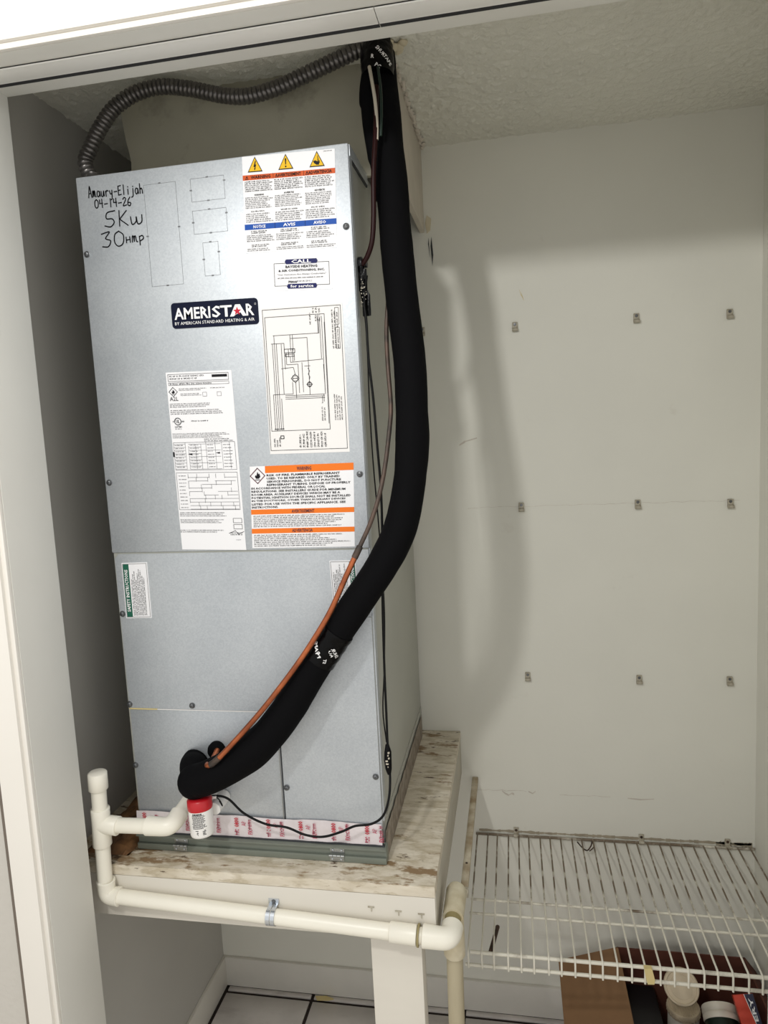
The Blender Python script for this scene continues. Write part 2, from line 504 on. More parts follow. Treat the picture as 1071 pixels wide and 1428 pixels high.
# grime lines on the walls where the shelf and the platform touched
mb = MB()
def grime(line, w0, m='stain', y=WB):
    for a, b in zip(line[:-1], line[1:]):
        wa = w0 * (0.5 + random.random()); wb = w0 * (0.5 + random.random())
        mb.add([(a[0], y - 0.0006, a[1] - wa), (b[0], y - 0.0006, b[1] - wb), (b[0], y - 0.0006, b[1] + wb), (a[0], y - 0.0006, a[1] + wa)], [(0, 1, 2, 3)], m)

def wav(x0, x1, z, n, amp):
    return [(x0 + (x1 - x0) * i / n, z + amp * (random.random() - 0.5)) for i in range(n + 1)]

M['faint'] = mat('faint_grime', srgb(206, 199, 187), 0.9, var=0.15, vscale=60)
grime(wav(0.585, 0.72, 0.608, 16, 0.004), 0.0005, 'faint')
grime(wav(0.80, 0.92, 0.604, 12, 0.003), 0.0004, 'faint')
grime([(0.66, 0.607), (0.668, 0.60), (0.676, 0.596), (0.684, 0.601), (0.69, 0.599)], 0.002, 'faint')
grime([(0.725, 0.608), (0.735, 0.603), (0.742, 0.609)], 0.0012, 'faint')
grime([(0.96, 0.602), (0.99, 0.60), (1.02, 0.603)], 0.0018, 'faint')
grime(wav(0.60, 1.205, 1.3195, 50, 0.003), 0.0003, 'faint')
M['dirtline'] = mat('shelf_dirt', srgb(168, 158, 138), 0.9, var=0.2, vscale=60)
grime(wav(0.60, 1.238, 0.5000, 60, 0.0012), 0.0030, 'dirtline')
grime(wav(1.16, 1.24, 0.498, 14, 0.002), 0.0048, 'dirtline')
grime([(0.735, 1.815), (0.738, 1.805), (0.742, 1.798), (0.744, 1.792)], 0.0014, 'sponge')
grime([(0.742, 1.798), (0.7385, 1.809)], 0.001, 'sponge')
grime([(0.628, 1.485), (0.60, 1.478), (0.586, 1.47)], 0.0022, 'faint')
o = mb.build('trim_10'); struct(o)

# ---------------------------------------------------------------- label toolkit (flat print on a plane)
_tc = {}
def text_geo(body, bold):
    key = (body, bold)
    if key not in _tc:
        cu = bpy.data.curves.new('lettering', 'FONT')
        cu.body = body; cu.resolution_u = 1; cu.offset = 0.022 if bold else 0.0
        ob = bpy.data.objects.new('lettering', cu)
        me = bpy.data.meshes.new_from_object(ob)
        vs = [(v.co.x, v.co.y) for v in me.vertices]; fs = [tuple(p.vertices) for p in me.polygons]
        bpy.data.objects.remove(ob); bpy.data.meshes.remove(me); bpy.data.curves.remove(cu)
        x0 = min(v[0] for v in vs); x1 = max(v[0] for v in vs)
        y0 = min(v[1] for v in vs); y1 = max(v[1] for v in vs)
        _tc[key] = ([((a - x0) / (x1 - x0), (b - y0) / (y1 - y0)) for a, b in vs], fs)
    return _tc[key]

class Label:
    """a printed sheet whose corners TL, TR, BL lie on a plane; n points off the plane. u to the right, v down, both 0..1"""
    def __init__(s, TL, TR, BL, n=(0, -1, 0), off=0.0006):
        s.o = Vector(TL); s.n = Vector(n).normalized(); s.off = off
        s.u = Vector(TR) - s.o; s.v = Vector(BL) - s.o
        s.w = s.u.length; s.h = s.v.length
        s.mb = MB(); s.rot = False; s.lift = off
    def P(s, u, v, k):
        if s.rot: u, v = v, 1 - u          # lines read upwards
        return s.o + s.u * u + s.v * v + s.n * (s.off + k * 0.00025)
    def rect(s, u0, v0, u1, v1, m, k=1):
        s.mb.add([s.P(u0, v0, k), s.P(u1, v0, k), s.P(u1, v1, k), s.P(u0, v1, k)], [(0, 1, 2, 3)], m)
    def poly(s, pts, m, k=1):
        s.mb.add([s.P(a, b, k) for a, b in pts], [tuple(range(len(pts)))], m)
    def line(s, pts, wd, m, k=2):
        """wd in metres"""
        W = s.h if s.rot else s.w; H = s.w if s.rot else s.h
        for (a, b), (c, d) in zip(pts[:-1], pts[1:]):
            dx, dy = (c - a) * W, (d - b) * H
            L = math.hypot(dx, dy) or 1e-6
            ox, oy = -dy / L * wd / 2 / W, dx / L * wd / 2 / H
            ex, ey = dx / L * wd / 2 / W * 0.6, dy / L * wd / 2 / H * 0.6
            s.mb.add([s.P(a + ox - ex, b + oy - ey, k), s.P(c + ox + ex, d + oy + ey, k), s.P(c - ox + ex, d - oy + ey, k), s.P(a - ox - ex, b - oy - ey, k)], [(0, 1, 2, 3)], m)
    def frame(s, u0, v0, u1, v1, wd, m, k=2):
        s.line([(u0, v0), (u1, v0), (u1, v1), (u0, v1), (u0, v0)], wd, m, k)
    def text(s, body, u0, v0, u1, v1, m, k=3, bold=True):
        vs, fs = text_geo(body, bold)
        s.mb.add([s.P(u0 + (u1 - u0) * a, v1 - (v1 - v0) * b, k) for a, b in vs], fs, m)
    def micro(s, u0, v0, u1, v1, n, m='ink', k=2, fill=0.62, ragged=0.25, seed=1, charw=None):
        rn = random.Random(seed)
        W = s.h if s.rot else s.w; H = s.w if s.rot else s.h
        lh = (v1 - v0) / n
        ch = lh * fill
        cw = charw or ch * H / W * 0.62
        for i in range(n):
            y = v0 + lh * i
            end = u1 - (u1 - u0) * rn.random() * ragged
            x = u0
            while x < end:
                L = rn.randint(2, 9)
                for c in range(L):
                    if x > end: break
                    t = rn.random()
                    a, b = x, x + cw * 0.72
                    if t < 0.45:
                        s.rect(a, y, a + cw * 0.28, y + ch, m, k)
                        s.rect(a, y + ch * 0.35 * rn.random(), b, y + ch * 0.6, m, k)
                    elif t < 0.75:
                        s.rect(a, y + ch * 0.25, b, y + ch * 0.5, m, k); s.rect(a + cw * 0.4, y + ch * 0.25, b, y + ch, m, k)
                    else:
                        s.rect(a, y + ch * 0.1, b, y + ch * 0.35, m, k); s.rect(a, y + ch * 0.75, b, y + ch, m, k)
                    x += cw
                x += cw * 0.9
    def sheet(s, m, r=0.0, inset=0.0):
        """the sheet itself: a thin slab with optional round corners"""
        mb = MB(); t = s.off
        if r:
            pts = []
            ru, rv = r / s.w, r / s.h
            for cx, cy, a0 in ((1 - ru, rv, -90), (1 - ru, 1 - rv, 0), (ru, 1 - rv, 90), (ru, rv, 180)):
                for q in range(6):
                    a = math.radians(a0 + q * 18)
                    pts.append((cx + ru * math.cos(a), cy + rv * math.sin(a)))
        else:
            pts = [(0, 0), (1, 0), (1, 1), (0, 1)]
        top = [s.o + s.u * a + s.v * b + s.n * t for a, b in pts]
        bot = [s.o + s.u * a + s.v * b - s.n * 0.0004 for a, b in pts]
        n = len(pts)
        mb.add(top + bot, [tuple(range(n)), tuple(range(2 * n - 1, n - 1, -1))] + [(i, (i + 1) % n, (i + 1) % n + n, i + n) for i in range(n)], m)
        return mb

def triangle_sign(L, cx, cy, r, kind):
    """yellow triangle with black rim; r is half width in u"""
    rv = r * L.w / L.h
    def T(q): return [(cx, cy - rv * 1.15 * q), (cx + r * q, cy + rv * 0.72 * q), (cx - r * q, cy + rv * 0.72 * q)]
    L.poly(T(1.0), 'ink', 1); L.poly(T(0.84), 'yellow', 2)
    def q(pts): L.poly([(cx + a * r, cy + b * rv) for a, b in pts], 'ink', 3)
    if kind == 0:
        q([(0.05, -0.62), (0.16, -0.62), (0.06, -0.15), (0.2, -0.18), (-0.02, 0.42), (-0.06, 0.1), (-0.2, 0.12)])
        q([(-0.14, 0.3), (0.1, 0.25), (-0.04, 0.55)])
    elif kind == 1:
        q([(-0.1, -0.6), (0.1, -0.6), (0.05, 0.15), (-0.05, 0.15)])
        q([(-0.09, 0.28), (0.09, 0.28), (0.09, 0.48), (-0.09, 0.48)])
    else:
        q([(-0.5, 0.05), (-0.2, -0.05), (0.25, 0.2), (0.3, 0.5), (-0.05, 0.5), (-0.35, 0.3)])
        q([(0.08, -0.6), (0.14, -0.6), (0.24, 0.2), (0.1, 0.2)])
        q([(0.25, 0.0), (0.34, -0.02), (0.36, 0.3), (0.25, 0.3)])
def diamond_flame(L, cx, cy, r, rim):
    rv = r * L.w / L.h
    L.line([(cx, cy - rv), (cx + r, cy), (cx, cy + rv), (cx - r, cy), (cx, cy - rv)], 0.0014 if rim == 'maroon' else 0.0009, rim, 2)
    L.poly([(cx + a * r, cy + b * rv) for a, b in [(0, -0.55), (0.16, -0.2), (0.26, -0.3), (0.38, 0.1), (0.2, 0.36), (-0.2, 0.36), (-0.36, 0.1), (-0.24, -0.12), (-0.14, 0.02)]], 'ink', 3)
    L.rect(cx - 0.32 * r, cy + 0.48 * rv, cx + 0.32 * r, cy + 0.56 * rv, 'ink', 3)

# ---------------------------------------------------------------- air handler
UW, UD, ZU = 0.47, 0.52, 0.76
ah = thing('air_handler', (0.235, 0.26, ZU), 'tall galvanized upright air handler cabinet covered in labels, standing on the wooden platform', 'air handler')
mb = MB()
mb.box((0.001, 0.0022, ZU + 0.070), (UW - 0.002, UD, HT - 0.0005), 'sidegalv', 0.002)
cab = part('cabinet', mb, ah)
# side flange along the front and the top seam on the right side
mb = MB()
mb.box((UW - 0.0022, 0.003, ZU + 0.075), (UW + 0.0006, 0.021, HT - 0.001), 'galv', 0.0004)
mb.box((UW - 0.0022, 0.004, HT - 0.018), (UW + 0.0018, 0.142, HT - 0.0005), 'galv', 0.0004)
mb.box((UW - 0.0020, 0.022, HT - 0.0215), (UW + 0.0010, 0.142, HT - 0.0185), 'groove')
part('corner_flange', mb, ah)
mb = MB(); mb.box((0, -0.0008, 1.3205), (UW, 0.0185, HT), 'galv', 0.0022)
up = part('upper_panel', mb, ah)
# middle panel with notched left corner
mb = MB()
mb.prism([(0.0045, 1.0315), (0.0035, 1.309), (0.011, 1.3175), (UW - 0.002, 1.3178), (UW - 0.002, 1.204), (0.43, 1.204), (0.40, 1.165), (0.36, 1.098), (0.325, 1.0315)], 1, 0.0005, 0.004, 'galv')
mb.box((0.432, -0.0004, 1.2035), (UW - 0.002, 0.004, 1.208), 'galv')
mp_ = part('middle_panel', mb, ah)
mb = MB(); mb.box((0.002, 0.0030, 1.3176), (UW - 0.002, 0.0055, 1.3206), 'groove')
mb.prism([(0.0, 1.3205), (0.016, 1.3205), (0.012, 1.3165), (0.0036, 1.306), (0.0, 1.306)], 1, 0.0045, 0.0060, 'groove')
part('panel_seam', mb, ah)
mb = MB(); mb.box((0.0045, 0.0012, 0.826), (0.2885, 0.0045, 1.0298), 'galv', 0.0007)
cp = part('coil_access_panel', mb, ah)
mb = MB(); mb.prism([(0.2915, 0.822), (0.2915, 1.0305), (0.3225, 1.0305), (0.358, 1.098), (0.398, 1.165), (0.428, 1.2025), (UW - 0.003, 1.2025), (UW - 0.003, 0.822)], 1, -0.0002, 0.0042, 'galv')
rp_ = part('right_access_panel', mb, ah)
mb = MB(); mb.box((0.2886, 0.0012, 0.826), (0.2914, 0.0046, 1.035), 'groove')
mb.box((0.2865, -0.0012, 0.826), (0.2878, 0.002, 1.03), 'hinge')
part('panel_edge', mb, ah)
mb = MB(); mb.box((0.0045, -0.0004, 1.0296), (0.300, 0.0022, 1.0308), 'paper2')
mb.box((0.0045, -0.0008, 1.0294), (0.06, 0.0022, 1.0312), 'sponge')
part('sealant_bead', mb, ah, 'pale sealant bead along the joint')

def screw(x, z, par, dark=False, y=-0.0008):
    mb = MB()
    mb.lathe([(0.0056, 0), (0.0056, 0.0006), (0.0042, 0.0009), (0.0042, 0.0034), (0.0034, 0.0042), (0.0001, 0.0042)], (x, y, z), (0, -1, 0), 'screw', 12)
    mb.box((x - 0.0024, y - 0.0046, z - 0.0004), (x + 0.0024, y - 0.0040, z + 0.0004), 'groove')
    part('screw', mb, par)
for uv in ((0.0081, 0.0000, 1.8352), (0.4605, 0.0000, 1.8358), (0.0085, 0.0000, 1.4464), (0.4609, 0.0000, 1.4443)):
    screw(uv[0], uv[2], up)
for uv in ((0.0090, 0.0000, 1.2087), (0.4589, 0.0000, 1.2083), (0.0059, 0.0000, 1.0387), (0.1287, 0.0000, 1.0389)):
    screw(uv[0], uv[2], mp_, y=0.0004)
screw((0.0055, 0.0000, 0.9209)[0], (0.0055, 0.0000, 0.9209)[2], cp, y=0.0010)
for uv in ((0.4598, 0.0000, 0.9186), (0.2967, 0.0000, 0.8911)):
    screw(uv[0], uv[2], rp_, y=-0.0004)

# knock-outs scribed in the upper panel
for (A, B, Cc) in (((0.1217, 0.0000, 1.9350), (0.1789, 0.0000, 1.9350), (0.1198, 0.0000, 1.7718)), ((0.2045, 0.0000, 1.9355), (0.2630, 0.0000, 1.9354), (0.2044, 0.0000, 1.8991)),
                   ((0.2042, 0.0000, 1.8855), (0.2630, 0.0000, 1.8857), (0.2037, 0.0000, 1.8484)), ((0.2177, 0.0000, 1.8342), (0.2448, 0.0000, 1.8345), (0.2190, 0.0000, 1.7808))):
    x0, x1, z0, z1 = A[0], B[0], Cc[2], A[2]
    mb = MB(); t = 0.0005
    for a, b in (((x0, z0), (x1, z0 + t)), ((x0, z1 - t), (x1, z1)), ((x0, z0), (x0 + t, z1)), ((x1 - t, z0), (x1, z1))):
        mb.box((a[0], -0.00105, a[1]), (b[0], -0.0005, b[1]), 'knock')
    for a, b in (((x0 + x1) / 2, z1), ((x0 + x1) / 2, z0), (x0, (z0 + z1) / 2), (x1, (z0 + z1) / 2 + 0.01)):
        mb.box((a - 0.002, -0.0014, b - 0.0008), (a + 0.002, -0.0006, b + 0.0012), 'screw')
    part('knockout', mb, up)

# handwriting in black marker
GL = {'A': [[(0, 1), (.35, 0), (.5, .05), (.9, 1)], [(.1, .62), (.75, .6)]], 'm': [[(0, .95), (.05, .45), (.25, .4), (.35, .9), (.4, .5), (.6, .4), (.75, .9), (.95, .95)]],
      'a': [[(.75, .5), (.3, .42), (.05, .7), (.3, .97), (.7, .8), (.75, .45), (.9, .95)]], 'u': [[(.05, .45), (.1, .9), (.5, .95), (.75, .45), (.85, .95)]],
      'r': [[(.15, .45), (.2, .98)], [(.2, .6), (.5, .42), (.85, .5)]], 'y': [[(.05, .45), (.2, .75), (.6, .75), (.7, .42), (.6, 1.2), (.3, 1.35)]],
      '-': [[(.1, .6), (.9, .58)]], 'E': [[(.85, .05), (.1, .1), (.1, .95), (.9, .9)], [(.1, .5), (.7, .48)]], 'l': [[(.4, .0), (.4, .95)]],
      'i': [[(.4, .45), (.4, .95)], [(.4, .2), (.45, .25)]], 'j': [[(.6, .42), (.55, 1.1), (.1, 1.25)], [(.6, .2), (.65, .25)]], 'h': [[(.15, 0), (.18, .95)], [(.18, .6), (.5, .45), (.75, .6), (.8, .95)]],
      '0': [[(.5, 0), (.12, .2), (.05, .7), (.35, 1), (.8, .85), (.9, .3), (.5, 0)]], '4': [[(.15, .05), (.1, .5), (.85, .5)], [(.7, 0), (.72, 1)]], '1': [[(.5, .0), (.5, 1)]],
      '2': [[(.1, .2), (.5, 0), (.8, .25), (.1, .95), (.95, .9)]], '6': [[(.75, 0), (.2, .4), (.15, .9), (.6, 1), (.8, .7), (.3, .6)]], '5': [[(1.0, 0), (.3, .08), (.2, .45), (.7, .5), (.85, .75), (.5, 1), (.0, .9)]],
      'K': [[(.2, 0), (.15, 1)], [(.85, .05), (.2, .55), (.9, 1)]], 'w': [[(.0, .45), (.1, .95), (.45, .8), (.5, .5), (.6, .95), (.95, .85), (1, .4)]],
      '3': [[(.05, .1), (.8, 0), (.4, .42), (.85, .6), (.6, .98), (.05, .95)]], 'H': [[(.1, .4), (.1, .95)], [(.1, .7), (.75, .65)], [(.75, .4), (.8, .95)]], 'p': [[(.15, .45), (.2, 1.3)], [(.15, .5), (.7, .42), (.85, .7), (.3, .9)]]}
def hand(txt, A, B, hgt, wd, L):
    """A, B: world (x, z) of the start and end of the line at its top"""
    n = len(txt)
    for i, c in enumerate(txt):
        if c == ' ': continue
        ox = A[0] + (B[0] - A[0]) * i / n; oz = A[1] + (B[1] - A[1]) * i / n
        cw = (B[0] - A[0]) / n * 0.86
        for st in GL[c]:
            pts = [(ox + cw * a, oz - hgt * b) for a, b in st]
            sm = catmull([(x, 0, z) for x, z in pts], 4) if len(pts) > 2 and c not in 'EKH4' else [Vector((x, 0, z)) for x, z in pts]
            L.line([(q.x, 1 - q.z / 2.0) for q in sm], wd, 'marker', 2)
L = Label((0, -0.0008, 2.0), (1, -0.0008, 2.0), (0, -0.0008, 0.0), off=0.0)
L.w, L.h = 1.0, 2.0
a, b = (0.0213, 0.0000, 1.9420), (0.1217, 0.0000, 1.9379)
hand('Amaury-Elijah', (a[0], a[2]), (b[0], b[2]), 0.0165, 0.0017, L)
a, b = (0.0310, 0.0000, 1.9214), (0.0991, 0.0000, 1.9188)
hand('04-14-26', (a[0], a[2]), (b[0], b[2]), 0.0135, 0.0017, L)
a, b = (0.0460, 0.0000, 1.9003), (0.1178, 0.0000, 1.8985)
hand('5Kw', (a[0], a[2]), (b[0], b[2]), 0.0250, 0.0019, L)
a, b = (0.0371, 0.0000, 1.8675), (0.0833, 0.0000, 1.8665)
hand('30', (a[0], a[2]), (b[0], b[2]), 0.0240, 0.0019, L)
a, b = (0.0817, 0.0000, 1.8631), (0.1170, 0.0000, 1.8631)
hand('Hmp', (a[0], a[2]), (b[0], b[2]), 0.0170, 0.0018, L)
part('handwriting', L.mb, up, 'black marker handwriting with a date, 5Kw and 30Amp')

YL = -0.0009
def LB(tl, tr, bl, off=0.0005):
    return Label((tl[0], YL, tl[2]), (tr[0], YL, tr[2]), (bl[0], YL, bl[2]), off=off)

# 1 three-column warning label
L = LB((0.2961, 0.0000, 1.9589), (0.4489, -0.0000, 1.9537), (0.2913, 0.0000, 1.8103))
o = part('warning_label', L.sheet('paper'), up, 'white label with three yellow warning triangles, orange and blue bands')
cols = [(0.02, 0.325), (0.345, 0.655), (0.675, 0.985)]
for i, (c0, c1) in enumerate(cols):
    triangle_sign(L, (0.14, 0.475, 0.81)[i], 0.105, 0.082, i)
L.rect(0, 0.192, 1, 0.245, 'orangeA', 1)
L.rect(0, 0.70, 1, 0.758, 'blue', 1)
for i, (c0, c1) in enumerate(cols):
    L.text(('WARNING', 'AVERTISSEMENT', 'ADVERTENCIA')[i], c0 + 0.07 - 0.03 * (i > 0), 0.203, c1 - 0.02, 0.236, 'ink', 3)
    L.text('\u26a0' if False else '!', c0 + 0.022, 0.206, c0 + 0.030, 0.234, 'ink', 3)
    L.line([(c0 + 0.01, 0.236), (c0 + 0.026, 0.203), (c0 + 0.042, 0.236), (c0 + 0.01, 0.236)], 0.0006, 'ink', 2)
    L.text(('NOTICE', 'AVIS', 'AVISO')[i], (c0 + c1) / 2 - 0.075, 0.713, (c0 + c1) / 2 + 0.06, 0.746, 'white', 3)
    L.micro(c0, 0.255, c1, 0.37, 6, seed=i, fill=0.7, ragged=0.15)
    L.text(('WARNING', 'AVERTISSEMENT', 'ADVERTENCIA')[i][:7], c0 + 0.1, 0.392, c1 - 0.1, 0.410, 'ink', 3)
    L.micro(c0, 0.42, c1, 0.545, 7, seed=10 + i)
    L.micro(c0 + 0.06, 0.562, c1 - 0.06, 0.58, 1, seed=20 + i, fill=0.85)
    L.micro(c0, 0.59, c1, 0.69, 5, seed=30 + i)
    L.micro(c0 + 0.05, 0.77, c1 - 0.06, 0.805, 2, seed=40 + i, fill=0.8)
    L.micro(c0, 0.815, c1, 0.89, 4, seed=50 + i)
    L.micro(c0 + 0.05, 0.912, c1 - 0.05, 0.945, 2, seed=60 + i, fill=0.8)
    L.micro(c0, 0.955, c1, 0.99, 2, seed=70 + i)
for q in (0.335, 0.665):
    L.line([(q, 0.192), (q, 0.245)], 0.0005, 'ink', 2); L.line([(q, 0.70), (q, 0.758)], 0.0005, 'ink', 2)
L.micro(0.88, 0.012, 0.985, 0.026, 1, seed=5)
part('print', L.mb, o)
# 2 service sticker
L = LB((0.3330, 0.0000, 1.7987), (0.4346, 0.0000, 1.7938), (0.3317, 0.0000, 1.7469))
o = part('service_sticker', L.sheet('paper', 0.003), up, 'white contractor sticker reading CALL for service')
L.frame(0.05, 0.17, 0.95, 0.85, 0.0006, 'ink')
L.poly([(0.25, 0.06), (0.75, 0.06), (0.77, 0.13), (0.75, 0.20), (0.25, 0.20), (0.23, 0.13)], 'navy2', 3)
L.text('CALL', 0.34, 0.075, 0.66, 0.185, 'white', 4)
L.text('BAYSIDE HEATING', 0.24, 0.24, 0.76, 0.32, 'ink')
L.text('& AIR CONDITIONING, INC.', 0.12, 0.36, 0.88, 0.44, 'ink')
L.text('"Our Customers Are Always Comfortable"', 0.10, 0.49, 0.90, 0.55, 'ink', bold=False)
L.micro(0.10, 0.60, 0.90, 0.66, 1, seed=4)
L.text('Phone (727) 000-4000', 0.28, 0.70, 0.72, 0.775, 'ink', bold=False) if False else L.micro(0.28, 0.70, 0.72, 0.77, 1, seed=9)
L.text('Phone', 0.28, 0.70, 0.42, 0.775, 'ink')
L.poly([(0.27, 0.80), (0.73, 0.80), (0.75, 0.87), (0.73, 0.94), (0.27, 0.94), (0.25, 0.87)], 'navy2', 3)
L.text('for service', 0.31, 0.825, 0.69, 0.915, 'white', 4)
part('print', L.mb, o)
# 3 brand badge
L = LB((0.1531, 0.0000, 1.7423), (0.3059, 0.0000, 1.7392), (0.1530, 0.0000, 1.7004), 0.0012)
o = part('brand_badge', L.sheet('navy', 0.006), up, 'dark navy badge reading AMERISTAR')
L.text('AMERI', 0.035, 0.21, 0.455, 0.66, 'white')
L.text('ST', 0.475, 0.21, 0.705, 0.66, 'white')
L.text('R', 0.865, 0.21, 0.955, 0.66, 'white')
L.poly([(0.745, 0.21), (0.80, 0.21), (0.868, 0.66), (0.825, 0.66), (0.80, 0.52), (0.745, 0.60), (0.72, 0.66), (0.678, 0.66)], 'white', 3)
st = []
for q in range(10):
    rr = 0.047 if q % 2 == 0 else 0.02
    an = math.radians(-90 + 36 * q)
    st.append((0.765 + rr * math.cos(an), 0.47 + rr * math.sin(an) * L.w / L.h))
L.poly(st, 'red', 5)
L.text('BY AMERICAN STANDARD HEATING & AIR', 0.035, 0.75, 0.955, 0.87, 'white', bold=False)
L.frame(0.965, 0.20, 0.98, 0.26, 0.0003, 'white')
part('print', L.mb, o)
# 4 wiring diagram
L = LB((0.3105, 0.0000, 1.7219), (0.4473, 0.0000, 1.7200), (0.3092, 0.0000, 1.4834))
o = part('wiring_diagram', L.sheet('paper2'), up, 'white sheet with a black wiring diagram')
lw = 0.0007
L.frame(0.015, 0.015, 0.975, 0.975, lw, 'ink')
L.frame(0.04, 0.065, 0.775, 0.84, lw, 'ink')
I = lambda *p, w=lw: L.line(list(p), w, 'ink')
I((0.13, 0.19), (0.70, 0.19), (0.70, 0.10)); I((0.14, 0.19), (0.14, 0.82)); I((0.115, 0.245), (0.115, 0.84)); I((0.165, 0.245), (0.165, 0.83)); I((0.19, 0.62), (0.19, 0.83))
I((0.10, 0.245), (0.26, 0.245), (0.26, 0.42)); I((0.225, 0.25), (0.225, 0.42), (0.225, 0.59)); I((0.34, 0.19), (0.34, 0.30)); I((0.34, 0.215), (0.55, 0.215), (0.55, 0.42), (0.55, 0.59))
I((0.37, 0.19), (0.37, 0.30)); I((0.74, 0.08), (0.74, 0.60), (0.735, 0.40)); I((0.77, 0.12), (0.765, 0.80)); I((0.715, 0.09), (0.715, 0.36)); I((0.69, 0.09), (0.69, 0.19))
for q in range(3): I((0.26 + q * 0.05, 0.285), (0.26 + q * 0.05, 0.34))
L.frame(0.26, 0.285, 0.39, 0.31, 0.0009, 'ink'); L.frame(0.27, 0.32, 0.38, 0.335, 0.0009, 'ink')
I((0.28, 0.31), (0.28, 0.39), (0.42, 0.39), (0.42, 0.585)); I((0.33, 0.34), (0.33, 0.375), (0.73, 0.365)); I((0.36, 0.34), (0.36, 0.37)); I((0.38, 0.31), (0.38, 0.365)); I((0.21, 0.415), (0.36, 0.41), (0.38, 0.46)); I((0.47, 0.38), (0.47, 0.58)); I((0.50, 0.405), (0.57, 0.405))
for (cx, cy, r) in ((0.375, 0.485, 0.05), (0.55, 0.53, 0.035)):
    rv = r * L.w / L.h
    L.frame(cx - r * 0.6, cy - rv * 0.6, cx + r * 0.6, cy + rv * 0.6, 0.0008, 'ink')
    L.line([(cx, cy - rv), (cx + r, cy), (cx, cy + rv), (cx - r, cy), (cx, cy - rv)], 0.0009, 'ink')
    L.line([(cx - r * .5, cy), (cx + r * .5, cy)], 0.0009, 'ink')
I((0.54, 0.42), (0.56, 0.44), (0.54, 0.46), (0.56, 0.48), (0.55, 0.50)); I((0.55, 0.55), (0.55, 0.60)); I((0.38, 0.51), (0.38, 0.62)); I((0.34, 0.51), (0.34, 0.59), (0.09, 0.59), (0.09, 0.83))
for q in range(3): I((0.24 - q * 0.0, 0.60 + 0.012 * q), (0.73, 0.60 + 0.012 * q))
I((0.70, 0.61), (0.70, 0.66), (0.69, 0.66)); I((0.72, 0.60), (0.72, 0.65))
I((0.08, 0.825), (0.20, 0.825)); I((0.08, 0.832), (0.20, 0.832))
L.rot = True
def vm(u0, v0, u1, v1, n, sd, f=0.6): L.micro(1 - v1, u0, 1 - v0, u1, n, seed=sd, fill=f, charw=0.006)
vm(0.63, 0.02, 0.74, 0.055, 3, 1); vm(0.66, 0.06, 0.73, 0.11, 3, 2, 0.8); vm(0.59, 0.05, 0.62, 0.13, 1, 3); vm(0.86, 0.03, 0.95, 0.30, 3, 4); vm(0.84, 0.57, 0.95, 0.78, 4, 5)
vm(0.38, 0.85, 0.74, 0.96, 8, 6); vm(0.06, 0.885, 0.16, 0.95, 3, 7); vm(0.68, 0.68, 0.74, 0.78, 2, 8)
L.rot = False
L.frame(0.905, 0.03, 0.95, 0.14, 0.0006, 'ink'); L.frame(0.905, 0.16, 0.95, 0.30, 0.0006, 'ink')
L.frame(0.15, 0.875, 0.19, 0.895, 0.0012, 'ink')
part('print', L.mb, o)
# 5 rating label
L = LB((0.1331, 0.0000, 1.6294), (0.2513, 0.0000, 1.6263), (0.1360, 0.0000, 1.3246))
o = part('rating_label', L.sheet('paper'), up, 'tall narrow white rating label with a printed table')
L.frame(0.03, 0.012, 0.95, 0.05, 0.0006, 'inkgrey'); L.micro(0.05, 0.018, 0.6, 0.046, 2, 'inkgrey', seed=1); L.rect(0.70, 0.02, 0.93, 0.034, 'ink', 2)
L.frame(0.03, 0.058, 0.95, 0.072, 0.0005, 'inkgrey'); L.micro(0.05, 0.061, 0.9, 0.071, 1, 'inkgrey', seed=2, fill=0.9)
diamond_flame(L, 0.09, 0.108, 0.065, 'ink')
L.micro(0.18, 0.09, 0.62, 0.106, 2, 'inkgrey', seed=3); L.micro(0.66, 0.09, 0.9, 0.098, 1, 'inkgrey', seed=4); L.micro(0.20, 0.118, 0.52, 0.134, 2, 'inkgrey', seed=33)
L.frame(0.54, 0.115, 0.60, 0.137, 0.0004, 'inkgrey'); L.frame(0.76, 0.115, 0.82, 0.137, 0.0004, 'inkgrey')
L.text('A2L', 0.03, 0.135, 0.16, 0.157, 'ink', bold=False)
L.micro(0.02, 0.172, 0.75, 0.198, 3, 'inkgrey', seed=5); L.micro(0.02, 0.208, 0.95, 0.237, 3, 'inkgrey', seed=6)
cx, cy, r = 0.12, 0.272, 0.05; rv = r * L.w / L.h
L.line([(cx + r * math.cos(q * math.pi / 8), cy + rv * math.sin(q * math.pi / 8)) for q in range(17)], 0.0012, 'ink')
L.text('UL', cx - 0.027, cy - 0.010, cx + 0.025, cy + 0.010, 'ink')
L.text('c', 0.04, 0.268, 0.06, 0.276, 'ink'); L.text('us', 0.18, 0.268, 0.22, 0.276, 'ink'); L.text('LISTED', 0.07, 0.298, 0.18, 0.306, 'ink'); L.micro(0.07, 0.311, 0.18, 0.319, 1, 'inkgrey', seed=7)
L.micro(0.33, 0.268, 0.60, 0.279, 1, 'ink', seed=8)
L.micro(0.02, 0.338, 0.95, 0.368, 4, 'inkgrey', seed=9); L.micro(0.5, 0.37, 0.95, 0.39, 2, 'inkgrey', seed=10)
L.frame(0.02, 0.39, 0.96, 0.545, 0.0005, 'inkgrey')
for q in range(9): L.line([(0.02, 0.40 + q * 0.0175), (0.20, 0.40 + q * 0.0175)], 0.0004, 'inkgrey'); L.line([(0.25, 0.40 + q * 0.0175), (0.44 if q % 2 else 0.74, 0.40 + q * 0.0175)], 0.0004, 'inkgrey')
